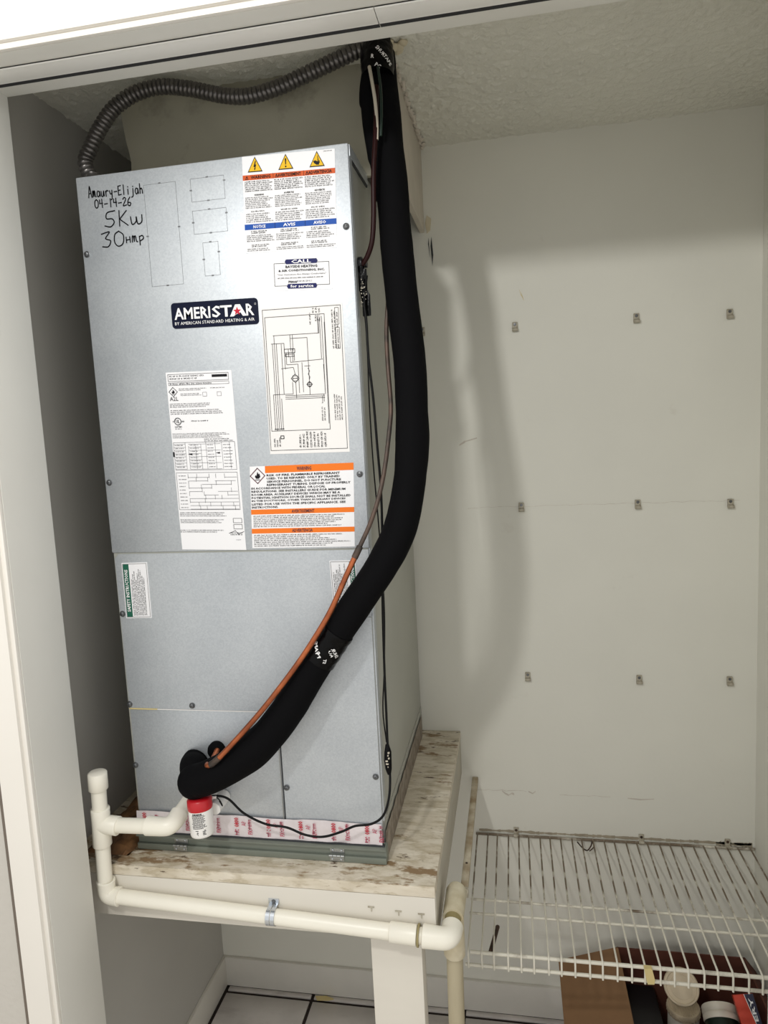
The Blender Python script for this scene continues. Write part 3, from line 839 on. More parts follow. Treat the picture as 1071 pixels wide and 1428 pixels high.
for q, (a, b) in {0.20: (0.39, 0.54), 0.25: (0.41, 0.54), 0.44: (0.40, 0.54), 0.36: (0.41, 0.54), 0.52: (0.39, 0.54), 0.66: (0.39, 0.54), 0.76: (0.39, 0.54), 0.88: (0.39, 0.54)}.items(): L.line([(q, a), (q, b)], 0.0004, 'inkgrey')
for q in range(8): L.micro(0.04, 0.403 + q * 0.0175, 0.18, 0.413 + q * 0.0175, 1, 'inkgrey', seed=q + 40); L.micro(0.27, 0.403 + q * 0.0175, 0.42, 0.411 + q * 0.0175, 1, 'inkgrey', seed=q + 50); L.micro(0.54, 0.403 + q * 0.0175, 0.64, 0.411 + q * 0.0175, 1, 'inkgrey', seed=q + 60); L.micro(0.78, 0.403 + q * 0.0175, 0.92, 0.411 + q * 0.0175, 1, 'inkgrey', seed=q + 70)
L.rect(0.0, 0.442, 0.025, 0.47, 'ink', 3); L.poly([(0.23, 0.456), (0.30, 0.452), (0.30, 0.462)], 'ink', 3); L.poly([(0.66, 0.45), (0.73, 0.446), (0.72, 0.456)], 'ink', 3)
L.frame(0.02, 0.56, 0.96, 0.77, 0.0005, 'inkgrey')
rn = random.Random(3)
for q in range(10):
    y = 0.575 + 0.02 * q; L.micro(0.05, y, 0.17, y + 0.009, 1, 'inkgrey', seed=q + 90)
    x = 0.2
    while x < 0.9:
        x2 = x + 0.1 + rn.random() * 0.15
        if rn.random() < 0.75: L.line([(x, y + 0.012), (min(x2, 0.95), y + 0.012)], 0.0005, 'inkgrey')
        if rn.random() < 0.7: L.line([(x, y - 0.008), (x, y + 0.016)], 0.0005, 'inkgrey')
        x = x2
L.micro(0.02, 0.785, 0.8, 0.812, 3, 'inkgrey', seed=11); L.micro(0.02, 0.825, 0.78, 0.85, 3, 'inkgrey', seed=12); L.micro(0.0, 0.885, 0.72, 0.905, 2, 'inkgrey', seed=13)
L.frame(0.84, 0.82, 0.97, 0.845, 0.0006, 'ink'); L.frame(0.84, 0.855, 0.97, 0.88, 0.0006, 'ink'); L.line([(0.76, 0.905), (0.86, 0.89), (0.9, 0.91), (0.99, 0.895)], 0.0008, 'ink'); L.micro(0.78, 0.90, 0.97, 0.92, 2, 'ink', seed=14); L.micro(0.86, 0.94, 0.95, 0.947, 1, 'inkgrey', seed=15)
part('print', L.mb, o)
# 6 refrigerant warning
L = LB((0.2713, 0.0000, 1.4640), (0.4514, 0.0000, 1.4636), (0.2656, 0.0000, 1.3243))
o = part('refrigerant_warning_label', L.sheet('paper'), up, 'white label with three orange bands and a flame diamond')
L.rect(0.15, 0.0, 1, 0.085, 'orangeB', 1); L.rect(0, 0.525, 1, 0.585, 'orangeB', 1); L.rect(0, 0.76, 1, 0.82, 'orangeB', 1)
L.text('WARNING', 0.46, 0.02, 0.60, 0.066, 'maroon'); L.text('AVERTISSEMENT', 0.40, 0.535, 0.62, 0.575, 'maroon'); L.text('ADVERTENCIA', 0.40, 0.77, 0.60, 0.81, 'maroon')
diamond_flame(L, 0.075, 0.115, 0.072, 'maroon')
lines = [('RISK OF FIRE. FLAMMABLE REFRIGERANT', .165, .87), ('USED. TO BE REPAIRED ONLY BY TRAINED', .165, .87), ('SERVICE PERSONNEL. DO NOT PUNCTURE', .165, .88), ('REFRIGERANT TUBING. DISPOSE OF PROPERLY', .165, .97),
         ('IN ACCORDANCE WITH FEDERAL OR LOCAL', .01, .73), ('REGULATIONS. SEE INSTALLERS GUIDE FOR MINIMUM', .01, .92), ('ROOM AREA. AUXILIARY DEVICES WHICH MAY BE A', .01, .87), ('POTENTIAL IGNITION SOURCE SHALL NOT BE INSTALLED', .01, .97),
         ('IN THE DUCTWORK, OTHER THAN AUXILIARY DEVICES', .01, .92), ('LISTED FOR USE WITH THE SPECIFIC APPLIANCE. SEE', .01, .92), ('INSTRUCTIONS.', .01, .27)]
for i, (t, a, b) in enumerate(lines):
    y = 0.100 + i * 0.0385
    L.text(t, a, y, b, y + 0.026, 'ink', bold=True)
L.micro(0.02, 0.60, 0.96, 0.75, 7, seed=3); L.micro(0.02, 0.835, 0.96, 0.99, 7, seed=4, ragged=0.35)
part('print', L.mb, o)
# 7 safety labels on the middle panel
def safety(TL, TR, BL, par, which):
    L = Label((TL[0], 0.0004, TL[2]), (TR[0], 0.0004, TR[2]), (BL[0], 0.0004, BL[2]), off=0.0005)
    o = part('safety_label', L.sheet('paper'), par, which)
    L.frame(0.04, 0.02, 0.96, 0.98, 0.0005, 'ink')
    if 'left' in which:
        L.rect(0.05, 0.025, 0.27, 0.975, 'green', 1)
    else:
        L.rect(0.75, 0.025, 0.95, 0.975, 'green', 1)
    L.rot = True
    if 'left' in which:
        L.text('SAFETY INSTRUCTIONS', 0.12, 0.09, 0.88, 0.22, 'white')
        L.micro(0.05, 0.32, 0.9, 0.86, 9, seed=2, fill=0.66)
    else:
        L.text('SAFETY INSTRUCTIONS', 0.12, 0.78, 0.88, 0.92, 'white')
        L.micro(0.12, 0.10, 0.95, 0.66, 9, seed=6, fill=0.66)
    L.rot = False
    part('print', L.mb, o)
safety((0.0162, 0.0000, 1.3017), (0.0660, 0.0000, 1.3026), (0.0156, 0.0000, 1.2005), mp_, 'white and green safety label at the left edge')
safety((0.4000, 0.0000, 1.3001), (0.4449, 0.0000, 1.3006), (0.4029, 0.0000, 1.2033), mp_, 'white and green safety label behind the black line')

# foil tape band at the base with red print
mb = MB()
N = 70
vs = []
for i in range(N + 1):
    x = 0.0 + 0.466 * i / N
    for j, z in enumerate((0.794, 0.805, 0.815, 0.8255, 0.8325)):
        vs.append((x, -0.0025 - 0.0016 * noise.noise(Vector((x * 60, z * 90, 0))) - (0.001 if j < 4 else 0), z + (0.0012 * math.sin(x * 40) if j == 4 else 0)))
mb.add(vs, [(i * 5 + j, (i + 1) * 5 + j, (i + 1) * 5 + j + 1, i * 5 + j + 1) for i in range(N) for j in range(4)], 'foil', True)
foil = part('foil_tape', mb, ah, 'crinkled white foil tape printed in red')
L = Label((0.0, -0.0045, 0.832), (0.466, -0.0045, 0.832), (0.0, -0.0045, 0.796), off=0.0003)
L.rot = True
x = 0.012
k = 0
while x < 0.45:
    u = x / 0.466
    L.text('0800', 0.48, u, 0.98, u + 0.020, 'red', bold=True)
    L.text('AP', 0.55, u + 0.030, 0.80, u + 0.048, 'pinkred', bold=False)
    L.micro(0.05, u, 0.45, u + 0.020, 1, 'pinkred', seed=k, charw=0.08, fill=0.9)
    L.text('FX', 0.12, u + 0.055, 0.35, u + 0.073, 'pinkred')
    L.micro(0.35, u + 0.055, 0.95, u + 0.073, 1, 'pinkred', seed=k + 7, charw=0.08, fill=0.9)
    x += 0.0605; k += 1
    part('print', L.mb, foil); L.mb = MB()
# foil facing seen along the right side base
mb = MB()
vs = []
NS = 44
for i in range(NS + 1):
    y = 0.004 + (UD - 0.02) * i / NS
    for z in (ZU + 0.002, ZU + 0.03, ZU + 0.055 + 0.004 * noise.noise(Vector((y * 40, 1, 2)))):
        vs.append((UW + 0.0015 + 0.001 * noise.noise(Vector((y * 70, z * 50, 5))), y, z))
mb.add(vs, [(i * 3 + j, (i + 1) * 3 + j, (i + 1) * 3 + j + 1, i * 3 + j + 1) for i in range(NS) for j in range(2)], 'foilside', True)
mb.box((0.004, 0.012, ZU + 0.0005), (UW - 0.001, UD, ZU + 0.0698), 'sidegalv')
part('base_side_facing', mb, ah)
# filter door with folded ledge and hinges
mb = MB()
mb.box((0.0, -0.004, ZU + 0.001), (UW + 0.003, 0.012, ZU + 0.0285), 'doorgreen', 0.0015)
mb.box((0.0, -0.0095, ZU + 0.001), (UW + 0.003, -0.0035, ZU + 0.0125), 'doorgreen', 0.0012)
mb.prism([(-0.012, ZU + 0.0275), (-0.012, ZU + 0.0295), (0.006, ZU + 0.034), (0.006, ZU + 0.032)], 0, 0.0, UW + 0.003, 'doorgreen')
fd = part('filter_door', mb, ah, 'grey green filter door along the base')
mb = MB(); mb.box((0.002, -0.0055, ZU + 0.0292), (UW, 0.0, ZU + 0.0340), 'groove')
part('door_gap', mb, ah)
for u in ((0.0866, -0.0080, 0.7762), (0.3839, -0.0080, 0.7735)):
    x = u[0]; z = ZU + 0.012
    mb = MB()
    mb.box((x - 0.013, -0.0108, z - 0.009), (x + 0.013, -0.0094, z), 'hinge', 0.0004)
    mb.box((x - 0.013, -0.0056, z), (x + 0.013, -0.0042, z + 0.013), 'hinge', 0.0004)
    for q in (-0.0105, -0.0035, 0.0035, 0.0105):
        mb.tube([(x + q - 0.0031, -0.0108, z + 0.001), (x + q + 0.0031, -0.0108, z + 0.001)], 0.0021, 'hinge', 8)
    for q in (-0.008, 0.008):
        mb.lathe([(0.0022, 0), (0.0018, 0.001), (0.0001, 0.0014)], (x + q, -0.0057, z + 0.009), (0, -1, 0), 'strap', 8)
        mb.lathe([(0.0022, 0), (0.0018, 0.001), (0.0001, 0.0014)], (x + q, -0.0109, z - 0.005), (0, -1, 0), 'strap', 8)
    part('hinge', mb, fd)
# drain port collar where the pvc enters
mb = MB()
mb.tube([(0.128, 0.004, 0.872), (0.128, -0.012, 0.872)], 0.021, 'darkplastic', 20)
part('drain_port', mb, ah)
# black rubber grommets where the two refrigerant lines leave the panel
mb = MB()
c = (0.1701, 0.0000, 0.9576)
mb.lathe([(0.016, 0.002), (0.016, -0.006), (0.014, -0.011), (0.008, -0.013), (0.0001, -0.013)], (c[0], 0, c[2]), (0, 1, 0), 'foam', 20)
part('grommet', mb, ah)
# cable entry on the right side
c = (0.4700, 0.0339, 1.7854)
mb = MB(); mb.lathe([(0.011, 0), (0.011, 0.006), (0.007, 0.008), (0.007, 0.014), (0.0001, 0.014)], (UW, 0.035, c[2]), (1, 0, 0), 'darkplastic', 16)
part('cable_bushing', mb, ah)

# ---------------------------------------------------------------- wooden platform
plat = thing('wooden_platform', (0.22, 0.24, 0.0), 'paint-worn cream wooden platform with one front post, carrying the air handler', 'platform')
mb = MB(); mb.box((WL + 0.001, -0.0575, 0.7405), (0.562, WB - 0.001, ZU), 'woodtop', 0.0012)
part('top_board', mb, plat, 'worn top board with brown bare patches')
mb = MB(); mb.box((WL + 0.001, -0.0567, 0.6600), (0.5615, -0.038, 0.7395), 'woodface', 0.0015)
fb = part('front_board', mb, plat)
mb = MB(); mb.box((0.543, -0.0375, 0.6500), (0.5618, WB - 0.001, 0.7395), 'woodside', 0.0015)
part('side_board', mb, plat)
mb = MB(); mb.box((WL + 0.001, -0.0375, 0.6600), (WL + 0.03, WB - 0.001, 0.7395), 'woodside', 0.0015)
part('side_board', mb, plat)
mb = MB(); mb.box((0.443, -0.0372, 0.001), (0.5325, 0.002, 0.7395), 'woodface', 0.0025)
part('post', mb, plat)
# staples on the fascia
for u in ((0.4527, -0.0570, 0.7140), (0.4992, -0.0570, 0.7101), (0.5379, -0.0570, 0.7082)):
    mb = MB(); x, z = u[0], u[2]
    mb.box((x - 0.006, -0.0585, z + 0.001), (x + 0.005, -0.0566, z + 0.003), 'clip')
    mb.box((x - 0.001, -0.0582, z - 0.006), (x + 0.001, -0.0566, z + 0.001), 'clip')
    part('staple', mb, fb)
# torn lump of bare wood behind the unit at the left
mb = MB()
bm = bmesh.new(); bmesh.ops.create_grid(bm, x_segments=16, y_segments=16, size=0.5)
for v in bm.verts:
    x = -0.052 + v.co.x * 0.09; y = 0.10 + v.co.y * 0.26
    e = max(0, 1 - (2 * abs(v.co.x)) ** 3) * max(0, 1 - (2 * abs(v.co.y)) ** 3)
    v.co = Vector((x, y, ZU + e * (0.018 + 0.05 * abs(noise.noise(Vector((x * 30, y * 18, 1)))))))
mb.bm(bm, 'rawwood', False)
part('splintered_wood', mb, plat, 'torn brown bare wood at the left end')

# cleat to the right of the platform
bt = thing('wooden_batten', (0.5935, 0.33, 0.635), 'narrow dirty wooden batten running back to the wall beside the platform', 'batten')
mb = MB(); mb.box((0.5880, 0.115, 0.628), (0.602, WB - 0.001, 0.641), 'batten', 0.0008)
part('strip', mb, bt)
mb = MB(); mb.box((0.586, 0.106, 0.626), (0.6035, 0.1149, 0.643), 'clip', 0.001)
part('end_clip', mb, bt, 'pale end clip')
mb = MB(); mb.lathe([(0.0028, 0), (0.0022, 0.001), (0.0001, 0.0014)], (0.595, 0.19, 0.641), (0, 0, 1), 'rust', 10)
part('nail', mb, bt)

# ---------------------------------------------------------------- refrigerant suction line (black foam)
LBH = thing('insulated_refrigerant_line', (0.53, 0.10, 2.14), 'thick black foam insulated refrigerant line curving down from the ceiling to the air handler front', 'pipe')
hp = [(0.512, 0.100, 2.147), (0.515, 0.100, 2.11), (0.5196, 0.0750, 1.9928), (0.5269, 0.0600, 1.9196), (0.5319, 0.0450, 1.8251), (0.5398, 0.0300, 1.7197), (0.5498, 0.0120, 1.6261), (0.5514, 0.0030, 1.5572), (0.5510, -0.0080, 1.4886), (0.5435, -0.0180, 1.4206),
      (0.5270, -0.0300, 1.3531), (0.4972, -0.0420, 1.2975), (0.4578, -0.0480, 1.2428), (0.4088, -0.0500, 1.1751), (0.3619, -0.0500, 1.1099), (0.3252, -0.0520, 1.0552), (0.2799, -0.0560, 1.0026), (0.2256, -0.0600, 0.9616), (0.1787, -0.0620, 0.9373), (0.1483, -0.0560, 0.9249)]
hs = resample(catmull(hp, 10), 0.006)
rad = []
for i, q in enumerate(hs):
    r = 0.0262 + 0.0010 * noise.noise(q * 14) + 0.0005 * noise.noise(q * 45)
    if q.z < 1.12: r += 0.0030 * min(1, (1.12 - q.z) / 0.08)
    r += 0.0022 * math.exp(-((q.z - 0.985) / 0.02) ** 2) + 0.0012 * math.exp(-((q.z - 1.50) / 0.05) ** 2)
    if q.z > 2.03: r = 0.0262 - 0.004 * min(1, (q.z - 2.03) / 0.06)
    rad.append(r)
mb = MB(); mb.tube(hs, rad, 'foam', 28)
# rounded elbow end
bm = bmesh.new(); bmesh.ops.create_uvsphere(bm, u_segments=28, v_segments=16, radius=0.0300)
mb.bm(bm, 'foam', True, Matrix.Translation(hs[-1]))
part('foam_sleeve', mb, LBH)
e = hs[-1]
c = (0.1278, -0.0060, 0.9330)
mb = MB(); mb.tube(catmull([e, (e.x * 0.5 + c[0] * 0.5, -0.035, e.z + 0.010), (c[0], -0.012, c[2]), (c[0], 0.0, c[2] + 0.002)], 8), [0.024] * 25, 'foam', 24)
part('foam_elbow', mb, LBH)
# tape wraps with white print, lower and upper
def wrap(center_i, half, extra, lumps):
    mb = MB()
    seg = hs[center_i - half:center_i + half + 1]
    rr = [rad[center_i - half + k] + extra + 0.0006 * math.sin(k * 2.1) for k in range(len(seg))]
    mb.tube(seg, rr, 'tape', 28)
    return mb, seg
def nearest(p):
    return min(range(len(hs)), key=lambda i: (hs[i] - Vector(p)).length)
i0 = nearest((0.4002, -0.0500, 1.1727))
mb, seg = wrap(i0, 5, 0.0014, 0)
o = part('tape_wrap', mb, LBH, 'shiny black tape wrap with white print')
def tape_print(i, txts, R, par, spin):
    """curved print following the surface of the tube, facing the viewer side"""
    mb = MB()
    c = hs[i]; t = (hs[i + 1] - hs[i - 1]).normalized()
    view = (Vector(cam.matrix_world.translation) - c).normalized()
    n0 = (view - t * view.dot(t)).normalized(); s0 = t.cross(n0)
    for body, a0, off, L_, H_, rotd in txts:
        vs, fs = text_geo(body, True)
        out = []
        for x, y in vs:
            px = (x - 0.5) * L_; py = (y - 0.5) * H_
            ca, sa = math.cos(rotd), math.sin(rotd)
            ax = off + px * ca - py * sa; ar = px * sa + py * ca
            an = a0 + ar / R
            out.append(c + t * ax + (n0 * math.cos(an) + s0 * math.sin(an)) * (R + 0.0006))
        mb.add(out, fs, 'white')
        part('print', mb, par); mb = MB()
tape_print(i0, [('SHUR', -0.55, -0.004, 0.020, 0.006, 2.2), ('TAPE', 0.50, 0.006, 0.022, 0.006, 2.3), ('PC', 0.18, 0.012, 0.010, 0.006, 2.4), ('ST', -0.30, 0.016, 0.008, 0.005, 2.8), ('RU', -0.35, 0.0, 0.012, 0.004, 2.2), ('PC', 0.85, 0.0, 0.010, 0.005, 2.3)], 0.0288, o, 0)
mb = MB()
tp = [(0.508, 0.095, 2.147), (0.508, 0.088, 2.125), (0.509, 0.083, 2.105), (0.509, 0.080, 2.088)]
mb.tube(catmull(tp, 5), [0.0262, 0.0265, 0.027, 0.0266, 0.027, 0.0276, 0.027, 0.0278, 0.028, 0.0276, 0.0278, 0.0276, 0.027, 0.0265, 0.0262, 0.0258], 'tape', 24)
o = part('ceiling_tape_wrap', mb, LBH, 'shiny black tape bundle at the ceiling with white print')
ii = nearest((0.513, 0.10, 2.105))
mb = MB()
cc = Vector((0.509, 0.083, 2.105)); view = (Vector(cam.matrix_world.translation) - cc).normalized(); t = Vector((0, 0, 1))
n0 = (view - t * view.dot(t)).normalized(); s0 = n0.cross(t) * -1
s0 = t.cross(n0)
for body, a0, off, L_, H_, rd in [('SHUR', 0.20, 0.010, 0.018, 0.006, -0.85), ('TAPE', 0.62, -0.002, 0.018, 0.006, -0.85), ('PC', 0.02, -0.012, 0.009, 0.006, -0.6), ('R', -0.25, 0.003, 0.005, 0.006, -0.2)]:
    vs, fs = text_geo(body, True); out = []
    for x, y in vs:
        px = (x - 0.5) * L_; py = (y - 0.5) * H_
        ar = px * math.cos(rd) - py * math.sin(rd); az = px * math.sin(rd) + py * math.cos(rd)
        an = a0 + ar / 0.0275
        out.append(cc + t * (off + az) + (n0 * math.cos(an) + s0 * math.sin(an)) * 0.0292)
    mb.add(out, fs, 'white')
    part('print', mb, o); mb = MB()
# second thin insulated bundle beside the main sleeve at the top
mb = MB()
mb.tube(catmull([(0.5009, 0.0850, 2.1083), (0.4944, 0.0750, 2.0626), (0.4961, 0.0660, 2.0144), (0.5032, 0.0580, 1.9606), (0.5120, 0.0500, 1.8957), (0.5188, 0.0460, 1.8266)], 8), [0.0165] * 12 + [0.014] * 14 + [0.012] * 8 + [0.008] * 7, 'foam', 18)
part('side_sleeve', mb, LBH)

# copper liquid line
cl = thing('copper_liquid_line', (0.20, -0.06, 0.98), 'thin bare copper pipe running up beside the black insulated line', 'pipe')
low = catmull([(0.1758, -0.0120, 0.9623), (0.1800, -0.0400, 0.9602), (0.1873, -0.0780, 0.9679), (0.2070, -0.0880, 0.9801), (0.2473, -0.0860, 1.0193), (0.2998, -0.0820, 1.0758), (0.3544, -0.0780, 1.1419), (0.3906, -0.0760, 1.1915), (0.4177, -0.0700, 1.2345), (0.4422, -0.0620, 1.2849), (0.4664, -0.0540, 1.3328)], 8)
mb = MB(); mb.tube(low, 0.0046, 'copper', 12)
o = part('bright_length', mb, cl, 'bright orange copper length')
hi = catmull([(0.4664, -0.0540, 1.3328), (0.4843, -0.0460, 1.3703), (0.4985, -0.0360, 1.4123), (0.5078, -0.0240, 1.4568), (0.5152, -0.0100, 1.5133), (0.5182, -0.0020, 1.5532), (0.5142, 0.0120, 1.6171), (0.5123, 0.0260, 1.6758), (0.5171, 0.0360, 1.7340), (0.5224, 0.0500, 1.7933)], 8)
mb = MB(); mb.tube(hi, 0.0037, 'dullcopper', 12)
part('tarnished_length', mb, cl, 'dull tarnished copper length')
for sg in (low[21:27], low[-4:]):
    mb = MB(); mb.tube(sg, 0.0054, 'dullcopper', 12)
    part('coupling', mb, cl)

# ---------------------------------------------------------------- flexible metal conduit
cdt = thing('flexible_metal_conduit', (0.012, 0.03, HT), 'ribbed grey flexible metal conduit arching from the cabinet top to the ceiling', 'conduit')
cp_ = catmull([(0.0145, 0.030, HT - 0.001), (0.0012, 0.0310, 1.9942), (0.0118, 0.0360, 2.0217), (0.0267, 0.0460, 2.0553), (0.0490, 0.0600, 2.0910), (0.0850, 0.0720, 2.1149), (0.1277, 0.0820, 2.1242), (0.1789, 0.0850, 2.1153), (0.2367, 0.0850, 2.0973), (0.2827, 0.0820, 2.0888), (0.3349, 0.0800, 2.0937), (0.3859, 0.0800, 2.1072), (0.4357, 0.0820, 2.1225), (0.4746, 0.0850, 2.1352), (0.4923, 0.0880, 2.1397)], 14)
cs = resample(cp_, 0.00135)
# ribs as a real helix-like corrugation
PITCH = 0.0081
rr = []
for i in range(len(cs)):
    ph = (i * 0.00135 / PITCH) % 1.0
    rr.append(0.0106 + 0.0024 * (math.sin(math.pi * ph) ** 0.6))
mb = MB(); mb.tube(cs, rr, 'conduit', 18)
part('ribbed_sleeve', mb, cdt)
mb = MB(); mb.lathe([(0.0155, 0), (0.0155, 0.006), (0.0135, 0.008), (0.0135, 0.014), (0.0001, 0.014)], (0.0147, 0.030, HT), (0, 0, 1), 'conduit', 16)
part('connector', mb, cdt)

# ---------------------------------------------------------------- cables
def cable(name, pts, r, m, label, n=10, seg=8):
    mb = MB(); mb.tube(catmull(pts, n), r, m, seg)
    return tag(mb.build(name), label, 'cable')
cable('thermostat_cable', [(0.5120, 0.0450, 2.0579), (0.5104, 0.0280, 1.9865), (0.5049, 0.0200, 1.9196), (0.5015, 0.0200, 1.8547), (0.4968, 0.0220, 1.8171), (0.4877, 0.0260, 1.7955), (0.4779, 0.0300, 1.7838), (0.4711, 0.0330, 1.7794)], 0.0042, 'redcable', 'dark red sheathed cable dropping from the ceiling bundle into the cabinet side')
cable('white_wire', [(0.5007, 0.0520, 2.0916), (0.5062, 0.0400, 2.0618), (0.5104, 0.0340, 2.0318), (0.5125, 0.0290, 1.9974), (0.5118, 0.0250, 1.9691)], 0.0028, 'whitewire', 'short off-white wire at the top of the black bundle')
cable('green_wire', [(0.5159, 0.0440, 2.0858), (0.5204, 0.0340, 2.0465), (0.5205, 0.0290, 2.0071), (0.5180, 0.0270, 1.9745)], 0.0022, 'darkgreen', 'short dark green wire right of the white wire')
tg = cable('low_voltage_cable', [(UW + 0.013, 0.032, 1.765), (0.4791, 0.0200, 1.7230), (0.4820, 0.0140, 1.6879), (0.4833, 0.0100, 1.6304), (0.4883, 0.0080, 1.5610), (0.4910, 0.0060, 1.4910), (0.4938, 0.0040, 1.4203), (0.4929, 0.0020, 1.3490), (0.4888, 0.0040, 1.2760), (0.4858, 0.0060, 1.2016), (0.4834, 0.0080, 1.1131), (0.4830, 0.0060, 1.0245), (0.4834, 0.0020, 0.9681), (0.4862, -0.0060, 0.9203), (0.4841, -0.0180, 0.8878), (0.4743, -0.0260, 0.8620), (0.4545, -0.0300, 0.8489), (0.4258, -0.0320, 0.8445), (0.4017, -0.0340, 0.8338), (0.3679, -0.0340, 0.8225), (0.3358, -0.0340, 0.8245), (0.3041, -0.0340, 0.8359), (0.2658, -0.0360, 0.8415), (0.2292, -0.0400, 0.8618), (0.2039, -0.0440, 0.8894), (0.1822, -0.0480, 0.8958), (0.1649, -0.0520, 0.8919)], 0.0021, 'cable', 'thin black cable down the cabinet side looping along its base to the float switch')
mb = MB(); q = (0.4830, 0.0000, 0.9522)
mb.tube([(0.4824, 0.0030, 0.9767), (0.4834, 0.0010, 0.9647), (0.4828, 0.0000, 0.9496), (0.4839, -0.0030, 0.9356), (0.4851, -0.0050, 0.9262)], [0.003, 0.0062, 0.0068, 0.0058, 0.003], 'tape', 10)
for k in range(6):
    mb.box((q[0] - 0.004 + random.random() * 0.006, q[1] - 0.0085, q[2] - 0.012 + k * 0.005), (q[0] - 0.001 + random.random() * 0.006, q[1] - 0.0055, q[2] - 0.010 + k * 0.005), 'whitewire')
part('taped_splice', mb, tg, 'taped splice')
tg2 = cable('second_black_cable', [(0.4781, 0.0220, 1.7121), (0.4802, 0.0200, 1.6545), (0.4792, 0.0180, 1.5618), (0.4806, 0.0160, 1.4675), (0.4845, 0.0140, 1.3716), (0.4866, 0.0120, 1.3111), (0.4874, 0.0140, 1.2119), (0.4814, 0.0180, 1.1095), (0.4754, 0.0160, 1.0329), (0.4803, 0.0080, 0.9782)], 0.0012, 'cable', 'thinner black cable just left of the cable down the cabinet side')
tp = thing('tape_tag', (0.482, 0.033, 1.80), 'crumpled black tape with pale print hanging on the cable below the bushing', 'tape')
mb = MB()
a = (0.4763, 0.0300, 1.7534)
bm = bmesh.new(); bmesh.ops.create_grid(bm, x_segments=5, y_segments=9, size=0.5)
for v in bm.verts:
    x = v.co.x * 0.014; z = v.co.y * 0.075
    v.co = Vector((a[0] + x + 0.002 + (0.003 if z < 0 else -0.001), a[1] - 0.004 + 0.005 * noise.noise(Vector((x * 120, z * 60, 4))), a[2] - 0.016 + z))
mb.bm(bm, 'tape', False)
mb.tube([(a[0] - 0.002, a[1], a[2] + 0.026), (a[0] + 0.001, a[1], a[2] - 0.03)], [0.006, 0.005], 'tape', 10)
part('tape_strip', mb, tp)
mb = MB(); rn = random.Random(8)
for k in range(26):
    x = a[0] - 0.003 + rn.random() * 0.010; z = a[2] - 0.045 + rn.random() * 0.05
    mb.box((x, a[1] - 0.0095, z), (x + 0.0006 + rn.random() * 0.002, a[1] - 0.0088, z + 0.0006 + rn.random() * 0.002), 'clip')
part('print', mb, tp)

# ---------------------------------------------------------------- float switch
fs_ = thing('float_switch', (0.151, -0.055, 0.855), 'small white cylindrical float switch with red cap under the black line', 'switch')
A = Vector((0.1596, -0.0620, 0.8840)); B = Vector((0.1625, -0.0660, 0.8350))
ax = (B - A).normalized(); H_ = (B - A).length
mb = MB(); mb.lathe([(0.0001, 0), (0.0205, 0.0), (0.0205, H_ - 0.004), (0.0195, H_ - 0.001), (0.017, H_), (0.0001, H_)], A, ax, 'switchwhite', 32)
body = part('body', mb, fs_)
mb = MB(); mb.lathe([(0.0001, -0.016), (0.018, -0.016), (0.0212, -0.013), (0.0215, 0.0), (0.0208, 0.0035), (0.0001, 0.0035)], A, ax, 'switchred', 32)
part('cap', mb, fs_, 'red cap')
mb = MB()
view = (Vector(cam.matrix_world.translation) - A).normalized(); n0 = (view - ax * view.dot(ax)).normalized(); s0 = n0.cross(ax)
s0 = -ax.cross(n0) if (-ax.cross(n0)).x > 0 else ax.cross(n0)
def cyl(a, h): return A + ax * h + (n0 * math.cos(a) + s0 * math.sin(a)) * 0.0208
rn = random.Random(2)
def q4(a0, h0, a1, h1, m): mb.add([cyl(a0, h0), cyl(a1, h0), cyl(a1, h1), cyl(a0, h1)], [(0, 1, 2, 3)], m)
for i in range(13):
    h = 0.006 + i * 0.0020 if i else 0.005
    a_ = -0.85 + rn.random() * 0.1
    end = 0.30 - rn.random() * 0.25
    while a_ < end:
        wd = 0.04 + rn.random() * 0.1
        q4(a_, h, a_ + wd, h + (0.0011 if i else 0.0026), 'ink'); a_ += wd + 0.03
for a_ in (-0.6, 0.0):
    for k in range(5):
        q4(a_ + rn.random() * 0.2, 0.034 + k * 0.0018, a_ + 0.2 + rn.random() * 0.15, 0.035 + k * 0.0018, 'ink')
part('print', mb, body)
mb = MB()
mb.tube([(A.x + 0.016, A.y + 0.020, A.z - 0.016), (A.x + 0.017, 0.0, A.z - 0.014)], 0.0115, 'switchwhite', 16)
part('side_nipple', mb, fs_)
mb = MB()
k0 = Vector((0.1822, -0.0480, 0.8958))
mb.tube(catmull([k0, k0 + Vector((0.008, 0.0, -0.008)), k0 + Vector((0.010, 0.004, -0.020)), k0 + Vector((0.004, 0.006, -0.012))], 6), 0.0011, 'cable', 6)
mb.box(k0 + Vector((-0.006, -0.004, -0.003)), k0 + Vector((0.003, 0.003, 0.001)), 'switchwhite', 0.0005)
part('wire_nut', mb, fs_)

# ---------------------------------------------------------------- pvc drain line
PY = -0.0712
pv = thing('pvc_drain_line', (0.25, PY, 0.70), 'white pvc condensate drain line with cap, tee and elbows strapped along the platform front', 'pipe')
r1, r2 = 0.0130, 0.0164
def fit(name, prims, lab=None, m='pvc'):
    mb = MB()
    for kind, *a in prims:
        if kind == 't': mb.tube(a[0], a[1], a[2] if len(a) > 2 else m, 28)
        elif kind == 's':
            bm = bmesh.new(); bmesh.ops.create_uvsphere(bm, u_segments=28, v_segments=16, radius=a[1]); mb.bm(bm, m, True, Matrix.Translation(a[0]))
    return part(name, mb, pv, lab)
def hub(p0, p1, m='pvc', r=None):
    """fitting socket: straight body with a rounded rim at p1"""
    p0 = Vector(p0); p1 = Vector(p1); d = (p1 - p0); L_ = d.length; d.normalize(); r = r or r2
    return ('t', [p0, p1 - d * 0.0015, p1 - d * 0.0004, p1, p1], [r - 0.0006, r, r - 0.0006, r - 0.002, r1], m)
